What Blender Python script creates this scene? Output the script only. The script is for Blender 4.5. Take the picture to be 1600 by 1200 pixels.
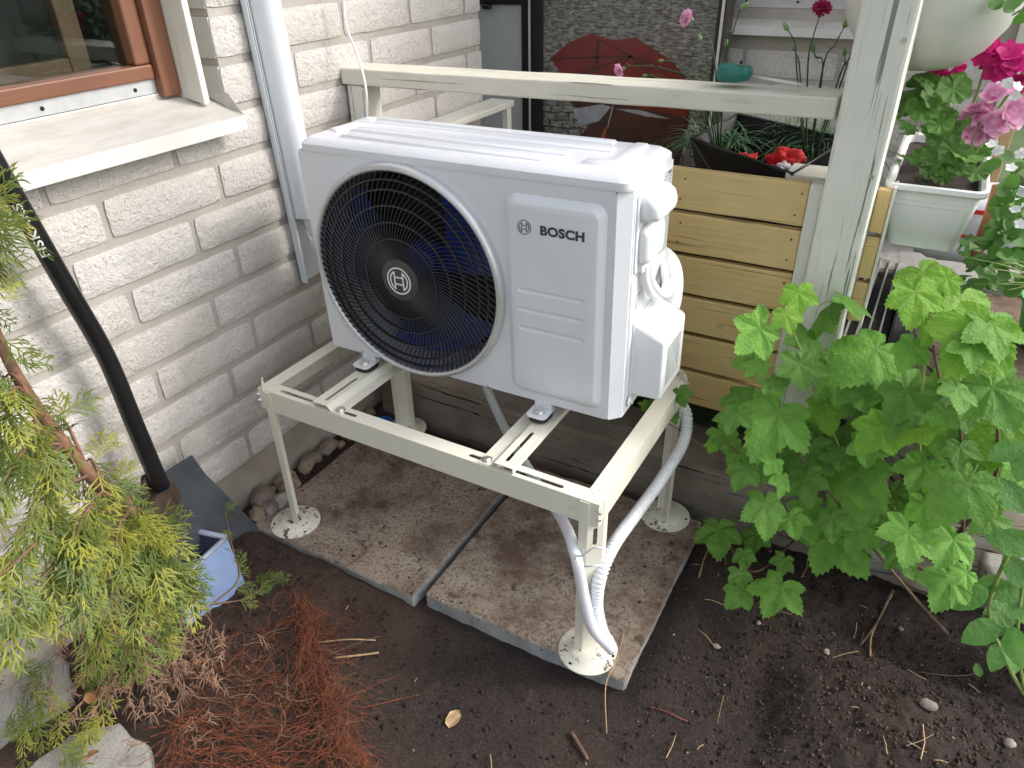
import bpy, bmesh, math, random
import numpy as np
from mathutils import Vector, Matrix, Euler, noise
from mathutils.geometry import tessellate_polygon

random.seed(7)
RNG = np.random.default_rng(7)
for o in list(bpy.data.objects):
    bpy.data.objects.remove(o)
scene = bpy.context.scene
COL = scene.collection
PI = math.pi

# ------------------------------------------------------------------ camera
CAM = Vector((1.1962, -1.1944, 0.879))
CR = Vector((0.87407, 0.48543, -0.01878))
CU = Vector((-0.24108, 0.46702, 0.85075))
CF = Vector((-0.42175, 0.73909, -0.52524))
FPX = 1146.75
cam = bpy.data.cameras.new('camera')
cam.sensor_width = 36
cam.lens = FPX / 1600 * 36
cam.clip_start = 0.02
cam.clip_end = 500
cam_o = bpy.data.objects.new('camera', cam)
COL.objects.link(cam_o)
m = Matrix((CR, CU, -CF)).transposed().to_4x4()
m.translation = CAM
cam_o.matrix_world = m
scene.camera = cam_o


def ray(u, v):
    return CR * ((u - 800) / FPX) - CU * ((v - 600) / FPX) + CF


def at(u, v, ax, val):
    """world point that shows at photo pixel u,v (1600x1200) on the plane axis=val"""
    r = ray(u, v)
    t = (val - CAM[ax]) / r[ax]
    return CAM + r * t


# ------------------------------------------------------------------ light
SUN_DIR = Vector((0.25, 0.13, 0.215)).normalized()
elev = math.asin(SUN_DIR.z)
azim = math.atan2(SUN_DIR.x, SUN_DIR.y)
world = bpy.data.worlds.new('World')
scene.world = world
world.use_nodes = True
wn = world.node_tree
bg = wn.nodes['Background']
sky = wn.nodes.new('ShaderNodeTexSky')
sky.sky_type = 'NISHITA'
sky.sun_disc = False
sky.sun_elevation = elev
sky.sun_rotation = azim
sky.air_density = 1.0
sky.dust_density = 4.0
sky.ozone_density = 1.0
hz = wn.nodes.new('ShaderNodeHueSaturation')   # thin cloud veil: paler sky
hz.inputs['Saturation'].default_value = 0.33
wn.links.new(sky.outputs[0], hz.inputs['Color'])
wn.links.new(hz.outputs[0], bg.inputs[0])
bg.inputs[1].default_value = 0.15
sl = bpy.data.lights.new('sun', 'SUN')
sl.energy = 0.68
sl.angle = math.radians(8)
sl.color = (1.0, 0.95, 0.87)
so = bpy.data.objects.new('sun', sl)
COL.objects.link(so)
so.rotation_euler = (-SUN_DIR).to_track_quat('-Z', 'Y').to_euler()
so.location = (4, 2, 5)
scene.view_settings.view_transform = 'Standard'
scene.view_settings.look = 'None'
scene.view_settings.gamma = 1
scene.view_settings.exposure = 1.15
scene.view_settings.use_curve_mapping = False

# ------------------------------------------------------------------ materials
MATS = {}


class NB:
    """small node builder"""

    def __init__(self, name):
        self.m = bpy.data.materials.new(name)
        self.m.use_nodes = True
        self.t = self.m.node_tree
        self.n = self.t.nodes
        self.p = self.n['Principled BSDF']
        self.out = self.n['Material Output']
        self._c = None

    def link(self, a, b):
        self.t.links.new(a, b)

    def coords(self, kind='Object', rand=True, scale=None):
        tc = self.n.new('ShaderNodeTexCoord')
        o = tc.outputs[kind]
        if rand:
            oi = self.n.new('ShaderNodeObjectInfo')
            mm = self.n.new('ShaderNodeVectorMath')
            mm.operation = 'MULTIPLY_ADD'
            mm.inputs[1].default_value = (1, 1, 1)
            cx = self.n.new('ShaderNodeCombineXYZ')
            mu = self.n.new('ShaderNodeMath')
            mu.operation = 'MULTIPLY'
            mu.inputs[1].default_value = 37.0
            self.link(oi.outputs['Random'], mu.inputs[0])
            for i in range(3):
                self.link(mu.outputs[0], cx.inputs[i])
            self.link(o, mm.inputs[0])
            self.link(cx.outputs[0], mm.inputs[2])
            o = mm.outputs[0]
        if scale:
            s = self.n.new('ShaderNodeVectorMath')
            s.operation = 'MULTIPLY'
            s.inputs[1].default_value = scale
            self.link(o, s.inputs[0])
            o = s.outputs[0]
        return o

    def noise(self, co, scale, detail=4, rough=0.6, out='Fac'):
        t = self.n.new('ShaderNodeTexNoise')
        t.inputs['Scale'].default_value = scale
        t.inputs['Detail'].default_value = detail
        t.inputs['Roughness'].default_value = rough
        self.link(co, t.inputs['Vector'])
        return t.outputs[out]

    def voro(self, co, scale, feature='F1', out='Distance'):
        t = self.n.new('ShaderNodeTexVoronoi')
        t.feature = feature
        t.inputs['Scale'].default_value = scale
        self.link(co, t.inputs['Vector'])
        return t.outputs[out]

    def ramp(self, fac, stops):
        r = self.n.new('ShaderNodeValToRGB')
        e = r.color_ramp.elements
        while len(e) > 1:
            e.remove(e[-1])
        for i, (p, c) in enumerate(stops):
            if i == 0:
                e[0].position = p
                el = e[0]
            else:
                el = e.new(p)
            if isinstance(c, (int, float)):
                c = (c, c, c)
            el.color = (c[0], c[1], c[2], 1)
        self.link(fac, r.inputs[0])
        return r.outputs[0]

    def mix(self, fac, a, b, mode='MIX'):
        x = self.n.new('ShaderNodeMix')
        x.data_type = 'RGBA'
        x.blend_type = mode
        x.clamp_factor = True
        if isinstance(fac, (int, float)):
            x.inputs[0].default_value = fac
        else:
            self.link(fac, x.inputs[0])
        for i, v in ((6, a), (7, b)):
            if isinstance(v, tuple):
                x.inputs[i].default_value = (v[0], v[1], v[2], 1)
            else:
                self.link(v, x.inputs[i])
        return x.outputs[2]

    def math(self, op, a, b=None):
        x = self.n.new('ShaderNodeMath')
        x.operation = op
        for i, v in ((0, a), (1, b)):
            if v is None:
                continue
            if isinstance(v, (int, float)):
                x.inputs[i].default_value = v
            else:
                self.link(v, x.inputs[i])
        return x.outputs[0]

    def rand(self):
        return self.n.new('ShaderNodeObjectInfo').outputs['Random']

    def bump(self, h, strength=0.5, dist=0.01):
        b = self.n.new('ShaderNodeBump')
        b.inputs['Strength'].default_value = strength
        b.inputs['Distance'].default_value = dist
        self.link(h, b.inputs['Height'])
        if self.p.inputs['Normal'].links:
            self.link(self.p.inputs['Normal'].links[0].from_socket, b.inputs['Normal'])
        self.link(b.outputs[0], self.p.inputs['Normal'])

    def col(self, c):
        if isinstance(c, tuple):
            self.p.inputs['Base Color'].default_value = (c[0], c[1], c[2], 1)
        else:
            self.link(c, self.p.inputs['Base Color'])

    def set(self, **k):
        for a, v in k.items():
            a = a.replace('_', ' ')
            if isinstance(v, (int, float)):
                self.p.inputs[a].default_value = v
            elif isinstance(v, tuple):
                self.p.inputs[a].default_value = (v[0], v[1], v[2], 1)
            else:
                self.link(v, self.p.inputs[a])

    def done(self, key):
        MATS[key] = self.m
        return self.m


def simple(key, c, rough=0.5, metal=0.0, var=0.12, nscale=14, bump=0.0, bscale=200, **k):
    b = NB(key)
    co = b.coords()
    n = b.noise(co, nscale)
    d = tuple(x * (1 - var) for x in c)
    l = tuple(min(1, x * (1 + var)) for x in c)
    b.col(b.ramp(n, [(0.3, d), (0.7, l)]))
    b.set(Roughness=rough, Metallic=metal, **k)
    if bump:
        b.bump(b.noise(co, bscale, 3), bump, 0.002)
    return b.done(key)


# rough split-face lime brick
b = NB('brick_white')
co = b.coords()
n1 = b.noise(co, 7, 3)
n2 = b.noise(co, 140, 4, 0.7)
n3 = b.noise(co, 55, 4, 0.65)
c = b.ramp(n1, [(0.3, (0.59, 0.56, 0.53)), (0.7, (0.665, 0.64, 0.61))])
c = b.mix(b.ramp(b.noise(co, 180, 3, 0.65), [(0.34, 0.6), (0.46, 0.0)]), c, (0.40, 0.375, 0.35))
c = b.mix(b.ramp(b.noise(co, 75, 4, 0.7), [(0.36, 0.35), (0.5, 0.0)]), c, (0.45, 0.43, 0.405))
c = b.mix(b.ramp(b.rand(), [(0, 0.0), (1, 0.35)]), c, (0.50, 0.445, 0.405))
c = b.mix(b.ramp(b.noise(co, 3.2, 3), [(0.55, 0.0), (0.8, 0.25)]), c, (0.45, 0.43, 0.42))
vd = b.voro(co, 85)
pore = b.math('MULTIPLY', b.ramp(vd, [(0.10, 1.0), (0.2, 0.0)]), b.ramp(b.noise(co, 22, 2), [(0.5, 0.0), (0.64, 1.0)]))
c = b.mix(pore, c, (0.17, 0.155, 0.14))
b.col(c)
b.set(Roughness=0.92)
b.bump(n3, 0.8, 0.010)
b.bump(n2, 0.95, 0.0045)
b.bump(pore, -0.5, 0.002)
b.done('brick')
b = NB('mortar')
co = b.coords(rand=False)
c = b.ramp(b.noise(co, 9, 4), [(0.3, (0.345, 0.32, 0.285)), (0.7, (0.435, 0.405, 0.37))])
c = b.mix(b.ramp(b.noise(co, 160, 3), [(0.58, 0.0), (0.75, 0.6)]), c, (0.24, 0.22, 0.20))
b.col(c)
b.set(Roughness=0.95)
b.bump(b.noise(co, 260, 4), 0.6, 0.003)
b.done('mortar')
b = NB('plinth_render')
co = b.coords(rand=False)
c = b.ramp(b.noise(co, 11, 4), [(0.3, (0.30, 0.265, 0.22)), (0.7, (0.40, 0.36, 0.31))])
b.col(c)
b.set(Roughness=0.95)
b.bump(b.noise(b.coords(rand=False, scale=(1, 0.25, 3)), 120, 4), 0.6, 0.004)
b.done('plinth')


def wood(key, c1, c2, axis, dark=(0.2, 0.17, 0.13), crack=0.5, rough=0.6, wear=0.0, knots=True, bstr=0.5):
    """painted timber with grain along one axis"""
    b = NB(key)
    s = [1, 1, 1]
    sc = tuple(0.06 if i == axis else 1.0 for i in range(3))
    co = b.coords(scale=sc)
    cf = b.coords()
    g = b.noise(co, 130, 5, 0.65)
    c = b.ramp(b.noise(cf, 6, 4), [(0.3, c1), (0.7, c2)])
    c = b.mix(b.ramp(b.noise(co, 60, 4, 0.7), [(0.62, 0.0), (0.74, crack)]), c, dark)
    c = b.mix(b.ramp(b.noise(b.coords(scale=tuple(0.02 if i == axis else 1.0 for i in range(3))), 105, 3, 0.6), [(0.640, 0.0), (0.652, min(1, crack * 1.7))]), c, tuple(x * 0.5 for x in dark))
    if wear:
        c = b.mix(b.ramp(b.noise(cf, 9, 6, 0.75), [(0.62, 0.0), (0.72, wear)]), c, (0.42, 0.26, 0.14))
    if knots:
        k = b.voro(b.coords(scale=tuple(0.5 if i == axis else 1.0 for i in range(3))), 7)
        c = b.mix(b.ramp(k, [(0.0, 0.5), (0.035, 0.4), (0.05, 0.0)]), c, dark)
    b.col(c)
    b.set(Roughness=rough)
    b.bump(g, bstr, 0.003)
    b.bump(b.noise(co, 45, 3), bstr, 0.004)
    return b.done(key)


wood('paint_x', (0.60, 0.58, 0.49), (0.68, 0.66, 0.57), 0, wear=0.55, crack=0.35)
wood('paint_z', (0.67, 0.67, 0.60), (0.74, 0.735, 0.665), 2, crack=0.5, knots=False, dark=(0.3, 0.3, 0.26), bstr=0.8)
wood('paint_y', (0.62, 0.61, 0.53), (0.70, 0.69, 0.61), 1, crack=0.25)
wood('yellow_x', (0.60, 0.435, 0.185), (0.69, 0.52, 0.24), 0, dark=(0.28, 0.17, 0.07), crack=0.3, rough=0.5)
wood('grey_x', (0.14, 0.118, 0.095), (0.25, 0.215, 0.175), 0, dark=(0.025, 0.018, 0.014), crack=0.85, rough=0.95, knots=False, bstr=0.9)
wood('grey_log', (0.20, 0.185, 0.17), (0.34, 0.32, 0.30), 2, dark=(0.05, 0.04, 0.03), crack=0.9, rough=0.95, knots=False, bstr=1.0)
wood('charred', (0.012, 0.012, 0.013), (0.035, 0.034, 0.034), 1, dark=(0.10, 0.10, 0.10), crack=0.7, rough=0.9, knots=False, bstr=1.0)
wood('brown_frame', (0.155, 0.062, 0.033), (0.205, 0.086, 0.047), 1, dark=(0.13, 0.04, 0.02), crack=0.3, rough=0.45, knots=False, bstr=0.2)
wood('trim_white', (0.62, 0.60, 0.53), (0.70, 0.68, 0.61), 2, crack=0.25, knots=False, dark=(0.35, 0.33, 0.28))

simple('unit_white', (0.70, 0.715, 0.76), 0.28, var=0.03, nscale=7, Coat_Weight=0.25)
simple('unit_plastic', (0.74, 0.75, 0.775), 0.38, var=0.02, nscale=5)
b = NB('cream_metal')
co = b.coords(rand=False)
c = b.ramp(b.noise(co, 9), [(0.3, (0.70, 0.68, 0.575)), (0.7, (0.745, 0.725, 0.62))])
c = b.mix(b.ramp(b.noise(co, 120, 3, 0.6), [(0.69, 0.0), (0.73, 0.7)]), c, (0.22, 0.13, 0.06))
c = b.mix(b.ramp(b.noise(co, 24, 5, 0.75), [(0.6, 0.0), (0.75, 0.35)]), c, (0.42, 0.37, 0.28))
b.col(c)
b.set(Roughness=0.42)
b.done('cream_metal')
b = NB('cream_dirty')
co = b.coords()
c = b.ramp(b.noise(co, 12), [(0.3, (0.70, 0.68, 0.58)), (0.7, (0.75, 0.73, 0.63))])
c = b.mix(b.math('MULTIPLY', b.ramp(b.noise(co, 60, 5, 0.7), [(0.56, 0.0), (0.60, 1.0)]), b.ramp(b.noise(co, 14, 2), [(0.42, 0.0), (0.55, 1.0)])), c, (0.06, 0.04, 0.03))
b.col(c)
b.set(Roughness=0.5)
b.done('cream_dirty')
simple('steel', (0.72, 0.71, 0.69), 0.34, 0.9, var=0.1, nscale=60)
simple('silver_ring', (0.60, 0.61, 0.62), 0.38, 0.55, var=0.04, nscale=20)
simple('alu', (0.52, 0.53, 0.54), 0.45, 0.5, var=0.1, nscale=30)
simple('grille_black', (0.022, 0.022, 0.025), 0.32, var=0.1)
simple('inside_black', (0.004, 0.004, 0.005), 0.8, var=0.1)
simple('fan_blue', (0.022, 0.055, 0.30), 0.3, var=0.1)
simple('shroud_grey', (0.55, 0.57, 0.60), 0.4, var=0.05)
simple('badge', (0.05, 0.051, 0.056), 0.45, var=0.05)
simple('mark_white', (0.75, 0.75, 0.75), 0.5, var=0.02)
simple('mark_dark', (0.045, 0.055, 0.08), 0.5, var=0.03)
simple('rubber', (0.015, 0.015, 0.015), 0.7, var=0.1)
simple('pvc_white', (0.72, 0.755, 0.80), 0.35, var=0.02, nscale=4)
simple('cable_white', (0.78, 0.78, 0.79), 0.4, var=0.02)
simple('wrap_white', (0.78, 0.77, 0.74), 0.6, var=0.05, nscale=40, bump=0.5, bscale=70)
simple('conduit', (0.82, 0.82, 0.845), 0.4, var=0.02)
simple('hose_clear', (0.62, 0.67, 0.72), 0.3, var=0.04, nscale=30, Subsurface_Weight=0.3)
b = NB('sill_metal')
co = b.coords(rand=False)
c = b.ramp(b.noise(b.coords(rand=False, scale=(1, 0.3, 1)), 25, 5, 0.7), [(0.35, (0.42, 0.395, 0.355)), (0.7, (0.54, 0.525, 0.495))])
b.col(c)
b.set(Roughness=0.5)
b.done('sill_metal')
simple('sill_fold', (0.60, 0.60, 0.58), 0.45, var=0.03)
b = NB('glass')
b.col((0.02, 0.025, 0.025))
b.set(Roughness=0.03)
b.p.inputs['Transmission Weight'].default_value = 0.0
b.done('pane_dark')
g = NB('glass_clear')
tr = g.n.new('ShaderNodeBsdfTransparent')
tr.inputs[0].default_value = (0.86, 0.9, 0.88, 1)
gl = g.n.new('ShaderNodeBsdfGlossy')
gl.inputs['Roughness'].default_value = 0.02
fr = g.n.new('ShaderNodeFresnel')
fr.inputs[0].default_value = 1.5
mx = g.n.new('ShaderNodeMixShader')
g.link(fr.outputs[0], mx.inputs[0])
g.link(tr.outputs[0], mx.inputs[1])
g.link(gl.outputs[0], mx.inputs[2])
g.link(mx.outputs[0], g.out.inputs[0])
g.done('glass')

# paving slab: rough, stained concrete
b = NB('slab')
co = b.coords()
c = b.ramp(b.noise(co, 5, 5, 0.65), [(0.3, (0.235, 0.175, 0.13)), (0.55, (0.36, 0.295, 0.235)), (0.75, (0.43, 0.375, 0.315))])
c = b.mix(b.ramp(b.noise(co, 3.2, 6, 0.72), [(0.48, 0.0), (0.62, 0.85)]), c, (0.105, 0.062, 0.04))
c = b.mix(b.ramp(b.noise(co, 7.5, 5, 0.7), [(0.58, 0.0), (0.66, 0.8)]), c, (0.06, 0.036, 0.025))
c = b.mix(b.ramp(b.noise(co, 130, 4, 0.7), [(0.50, 0.0), (0.62, 0.85)]), c, (0.11, 0.078, 0.055))
c = b.mix(b.ramp(b.noise(co, 34, 4, 0.7), [(0.62, 0.0), (0.68, 0.9)]), c, (0.055, 0.035, 0.025))
b.col(c)
b.set(Roughness=0.95)
b.bump(b.noise(co, 160, 5, 0.75), 0.8, 0.004)
b.bump(b.noise(co, 22, 3), 0.4, 0.006)
b.done('slab')
b = NB('slab_side')
co = b.coords()
c = b.ramp(b.noise(co, 30, 4), [(0.3, (0.25, 0.26, 0.255)), (0.7, (0.38, 0.39, 0.385))])
b.col(c)
b.set(Roughness=0.95)
b.bump(b.noise(co, 180, 5, 0.75), 0.9, 0.004)
b.done('slab_side')
b = NB('concrete_light')
co = b.coords()
c = b.ramp(b.noise(co, 7, 5, 0.65), [(0.3, (0.25, 0.24, 0.22)), (0.7, (0.40, 0.39, 0.37))])
c = b.mix(b.ramp(b.noise(co, 4, 5, 0.75), [(0.56, 0.0), (0.68, 0.8)]), c, (0.10, 0.08, 0.06))
c = b.mix(b.ramp(b.noise(co, 170, 4, 0.7), [(0.54, 0.0), (0.66, 0.6)]), c, (0.13, 0.12, 0.11))
b.col(c)
b.set(Roughness=0.95)
b.bump(b.noise(co, 150, 5, 0.75), 0.9, 0.004)
b.done('concrete_light')

# soil
b = NB('soil')
co = b.coords(rand=False)
c = b.ramp(b.noise(co, 3.0, 5, 0.65), [(0.32, (0.013, 0.0083, 0.0072)), (0.52, (0.024, 0.0155, 0.0128)), (0.72, (0.052, 0.033, 0.024))])
sx_ = b.n.new('ShaderNodeSeparateXYZ')
b.link(co, sx_.inputs[0])
peat = b.math('ADD', sx_.outputs[0], b.math('MULTIPLY', b.math('SUBTRACT', b.noise(co, 6, 4), 0.5), 0.5))
c = b.mix(b.ramp(peat, [(0.30, 0.9), (0.50, 0.0)]), c, (0.058, 0.033, 0.023))   # fibrous peat round the root ball
c = b.mix(b.ramp(b.noise(co, 190, 4, 0.7), [(0.47, 0.0), (0.62, 0.75)]), c, (0.066, 0.044, 0.034))
c = b.mix(b.ramp(b.noise(co, 420, 3, 0.7), [(0.56, 0.0), (0.66, 0.6)]), c, (0.11, 0.075, 0.056))
c = b.mix(b.ramp(b.noise(co, 300, 3, 0.7), [(0.34, 0.8), (0.46, 0.0)]), c, (0.007, 0.0045, 0.004))
c = b.mix(b.ramp(b.voro(co, 170), [(0.05, 0.6), (0.09, 0.0)]), c, (0.16, 0.125, 0.10))
b.col(c)
b.set(Roughness=0.95)
b.bump(b.noise(co, 90, 6, 0.75), 0.8, 0.012)
b.bump(b.noise(co, 330, 4, 0.7), 0.6, 0.004)
b.done('soil')
simple('clod', (0.022, 0.0142, 0.0112), 0.98, var=0.6, nscale=30, bump=0.8, bscale=160)
simple('mud', (0.062, 0.040, 0.027), 0.95, var=0.5, nscale=50, bump=0.9, bscale=150)
b = NB('stone')
co = b.coords()
c = b.ramp(b.rand(), [(0, (0.20, 0.155, 0.125)), (0.35, (0.28, 0.235, 0.205)), (0.65, (0.25, 0.175, 0.105)), (1, (0.36, 0.33, 0.31))])
c = b.mix(b.ramp(b.noise(co, 35, 5, 0.7), [(0.4, 0.0), (0.7, 0.75)]), c, (0.11, 0.085, 0.07))
b.col(c)
b.set(Roughness=0.85)
b.bump(b.noise(co, 70, 5, 0.7), 0.5, 0.004)
b.done('stone')
simple('pebble', (0.24, 0.20, 0.17), 0.9, var=0.5, nscale=40)
simple('straw', (0.40, 0.27, 0.15), 0.8, var=0.35, nscale=30)
simple('straw_dark', (0.14, 0.08, 0.05), 0.85, var=0.4, nscale=30)
simple('root_red', (0.165, 0.046, 0.018), 0.7, var=0.5, nscale=25)
simple('dead_brown', (0.21, 0.125, 0.08), 0.9, var=0.4, nscale=30)
simple('dry_leaf', (0.27, 0.125, 0.05), 0.8, var=0.3, nscale=30)
simple('thuja_bark', (0.16, 0.082, 0.05), 0.9, var=0.4, nscale=50, bump=0.9, bscale=120)
simple('stem_green', (0.24, 0.32, 0.09), 0.6, var=0.2, nscale=20)
simple('stem_brown', (0.13, 0.08, 0.05), 0.85, var=0.4, nscale=40)
simple('shovel_black', (0.008, 0.008, 0.009), 0.3, var=0.1)
b = NB('shovel_blade')
co = b.coords()
c = b.ramp(b.noise(co, 8, 4), [(0.3, (0.07, 0.08, 0.095)), (0.7, (0.13, 0.145, 0.165))])
c = b.mix(b.ramp(b.noise(co, 16, 6, 0.75), [(0.58, 0.0), (0.72, 0.8)]), c, (0.15, 0.12, 0.10))
b.col(c)
b.set(Roughness=0.3, Metallic=0.3)
b.done('shovel_blade')
simple('orange_plastic', (0.75, 0.20, 0.02), 0.4, var=0.05)
simple('blue_plastic', (0.14, 0.225, 0.42), 0.4, var=0.12, nscale=20)
simple('blue_rim', (0.30, 0.33, 0.44), 0.45, var=0.1, nscale=20)
simple('blue_shaded', (0.02, 0.025, 0.05), 0.5, var=0.1)  # same plastic, with the box's inner shade put into the colour
simple('cap_blue', (0.02, 0.10, 0.42), 0.35, var=0.1)
simple('pot_white', (0.78, 0.785, 0.77), 0.4, var=0.03, nscale=12)
b = NB('bowl_white')
co = b.coords(scale=(1, 1, 0.4))
c = b.ramp(b.noise(co, 8, 4, 0.6), [(0.3, (0.62, 0.61, 0.57)), (0.6, (0.70, 0.69, 0.66))])
c = b.mix(b.ramp(b.noise(co, 7, 5, 0.7), [(0.6, 0.0), (0.75, 0.5)]), c, (0.34, 0.33, 0.27))
b.col(c)
b.set(Roughness=0.4)
b.done('bowl_white')
simple('grey_panel', (0.42, 0.43, 0.42), 0.5, var=0.04)
simple('black_frame', (0.008, 0.007, 0.008), 0.35, var=0.1)
simple('teal_plastic', (0.01, 0.14, 0.105), 0.3, var=0.06)
simple('clear_tube', (0.62, 0.60, 0.58), 0.15, 0.2, var=0.1)
simple('wire_black', (0.006, 0.006, 0.006), 0.4, var=0.1)
simple('cloth_red', (0.50, 0.008, 0.012), 0.75, var=0.2, nscale=25)
simple('cloth_white', (0.6, 0.58, 0.62), 0.8, var=0.1)
simple('bag_white', (0.66, 0.68, 0.72), 0.35, var=0.1, nscale=15)
simple('bag_red', (0.55, 0.02, 0.03), 0.4, var=0.1)
simple('green_plastic', (0.03, 0.42, 0.06), 0.35, var=0.1)
simple('rust_wood', (0.33, 0.13, 0.06), 0.7, var=0.3, nscale=40, bump=0.5, bscale=80)
simple('label_yellow', (0.75, 0.62, 0.02), 0.5, var=0.03)
simple('tan_wood', (0.50, 0.33, 0.17), 0.6, var=0.15)
simple('inner_wood', (0.22, 0.13, 0.075), 0.5, var=0.2)
b = NB('label_print')
co = b.coords(rand=False)
s = b.n.new('ShaderNodeSeparateXYZ')
b.link(co, s.inputs[0])
w = b.math('FRACT', b.math('MULTIPLY', s.outputs[2], 160))
nn = b.noise(b.coords(rand=False, scale=(1, 1, 0.05)), 700, 2)
f = b.math('MULTIPLY', b.math('GREATER_THAN', w, 0.5), b.math('GREATER_THAN', nn, 0.46))
b.col(b.mix(f, (0.62, 0.64, 0.66), (0.12, 0.13, 0.14)))
b.set(Roughness=0.4)
b.done('label_print')
# birch bark
b = NB('birch')
co = b.coords(rand=False)
c = b.ramp(b.noise(co, 9, 4, 0.6), [(0.3, (0.34, 0.27, 0.19)), (0.5, (0.48, 0.42, 0.34)), (0.7, (0.58, 0.56, 0.53))])
ln = b.noise(b.coords(rand=False, scale=(0.25, 0.25, 3.0)), 42, 3, 0.5)
c = b.mix(b.ramp(ln, [(0.57, 0.0), (0.60, 0.95)]), c, (0.035, 0.025, 0.02))
b.col(c)
b.set(Roughness=0.8)
b.bump(ln, -0.6, 0.006)
b.done('birch')
simple('stump_top', (0.13, 0.085, 0.062), 0.95, var=0.5, nscale=18, bump=0.8, bscale=60)
# wet cobble photograph printed on the door
b = NB('cobble_print')
co = b.coords(rand=False)
rot = b.n.new('ShaderNodeCombineXYZ')
sp = b.n.new('ShaderNodeSeparateXYZ')
b.link(co, sp.inputs[0])
b.link(sp.outputs[0], rot.inputs[0])
b.link(sp.outputs[2], rot.inputs[1])
dn = b.noise(rot.outputs[0], 14, 2, 0.5, 'Color')
wob = b.n.new('ShaderNodeVectorMath')
wob.operation = 'MULTIPLY_ADD'
wob.inputs[1].default_value = (0.03, 0.03, 0)
b.link(dn, wob.inputs[0])
b.link(rot.outputs[0], wob.inputs[2])


def cob(wd, ht):
    br = b.n.new('ShaderNodeTexBrick')
    br.inputs['Scale'].default_value = 1
    br.inputs['Brick Width'].default_value = wd
    br.inputs['Row Height'].default_value = ht
    br.inputs['Mortar Size'].default_value = ht * 0.14
    br.inputs['Mortar Smooth'].default_value = 0.6
    br.inputs['Color1'].default_value = (0.20, 0.195, 0.18, 1)
    br.inputs['Color2'].default_value = (0.06, 0.057, 0.05, 1)
    br.inputs['Mortar'].default_value = (0.012, 0.011, 0.010, 1)
    b.link(wob.outputs[0], br.inputs['Vector'])
    return br.outputs['Color']


hi = b.ramp(sp.outputs[2], [(0.30, 0.0), (0.36, 1.0)])
streak = b.ramp(b.noise(b.coords(rand=False, scale=(1, 1, 3.8)), 34, 3, 0.6), [(0.36, (0.012, 0.011, 0.01)), (0.5, (0.11, 0.105, 0.095)), (0.68, (0.31, 0.305, 0.29))])
c = b.mix(hi, cob(0.05, 0.026), b.mix(0.55, cob(0.034, 0.0105), streak))
c = b.mix(b.ramp(b.noise(b.coords(rand=False, scale=(1, 1, 3)), 38, 4, 0.7), [(0.5, 0.0), (0.72, 0.55)]), c, (0.5, 0.5, 0.5))
b.col(c)
b.set(Roughness=0.25)
b.done('cobble_print')
simple('print_red', (0.135, 0.009, 0.011), 0.25, var=0.25, nscale=10)
simple('print_dark', (0.035, 0.008, 0.009), 0.25, var=0.5, nscale=12)
simple('print_pale', (0.26, 0.275, 0.31), 0.25, var=0.2, nscale=30)
simple('print_wood', (0.30, 0.06, 0.02), 0.25, var=0.1)


def leafmat(key, dark, light, vein, trans=0.38, rough=0.58, attr=True, bstr=0.35, rvar=0.5, vmix=0.55):
    b = NB(key)
    co = b.coords()
    c = b.ramp(b.noise(co, 3 if attr else 16, 3), [(0.3, dark), (0.7, light)])
    hsv = b.n.new('ShaderNodeHueSaturation')
    b.link(c, hsv.inputs['Color'])
    b.link(b.ramp(b.rand(), [(0, 1 - rvar * 0.5), (1, 1 + rvar * 0.5)]), hsv.inputs['Value'])
    c = hsv.outputs[0]
    if attr:
        at_ = b.n.new('ShaderNodeAttribute')
        at_.attribute_name = 'vein'
        c = b.mix(b.math('MULTIPLY', at_.outputs['Fac'], vmix), c, vein)
        b.bump(b.noise(co, 11, 2), 0.22 if vmix < 0.7 else 0.0, 0.05)
        b.bump(at_.outputs['Fac'], -0.6, 0.002)
    b.col(c)
    b.set(Roughness=rough)
    b.bump(b.noise(co, 110, 3), bstr, 0.003)
    tl = b.n.new('ShaderNodeBsdfTranslucent')
    b.link(c, tl.inputs[0])
    ms = b.n.new('ShaderNodeMixShader')
    ms.inputs[0].default_value = trans
    b.link(b.p.outputs[0], ms.inputs[1])
    b.link(tl.outputs[0], ms.inputs[2])
    b.link(ms.outputs[0], b.out.inputs[0])
    return b.done(key)


leafmat('currant', (0.115, 0.29, 0.036), (0.19, 0.41, 0.058), (0.19, 0.34, 0.09))
leafmat('currant_young', (0.165, 0.39, 0.028), (0.26, 0.50, 0.045), (0.33, 0.46, 0.10))
leafmat('rose_leaf', (0.10, 0.29, 0.05), (0.17, 0.38, 0.08), (0.2, 0.38, 0.12))
leafmat('geranium_leaf', (0.075, 0.20, 0.03), (0.16, 0.33, 0.06), (0.16, 0.3, 0.07))
leafmat('round_leaf', (0.06, 0.17, 0.025), (0.12, 0.28, 0.045), (0.1, 0.24, 0.04), attr=False)
leafmat('dianthus_leaf', (0.06, 0.14, 0.07), (0.12, 0.22, 0.11), (0, 0, 0), attr=False)
leafmat('hedge_leaf', (0.03, 0.09, 0.015), (0.07, 0.17, 0.03), (0, 0, 0), attr=False)
leafmat('thuja_green', (0.075, 0.13, 0.022), (0.19, 0.235, 0.032), (0.32, 0.30, 0.03), trans=0.2, attr=False)
leafmat('thuja_yellow', (0.155, 0.185, 0.026), (0.27, 0.26, 0.04), (0, 0, 0), trans=0.25, attr=False)
leafmat('petal_pink', (0.78, 0.36, 0.58), (0.84, 0.50, 0.68), (0.62, 0.01, 0.22), trans=0.3, rvar=0.2, vmix=1.0)
leafmat('petal_magenta', (0.62, 0.008, 0.20), (0.74, 0.02, 0.28), (0.5, 0.0, 0.12), trans=0.3, rvar=0.3, vmix=0.9)
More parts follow.
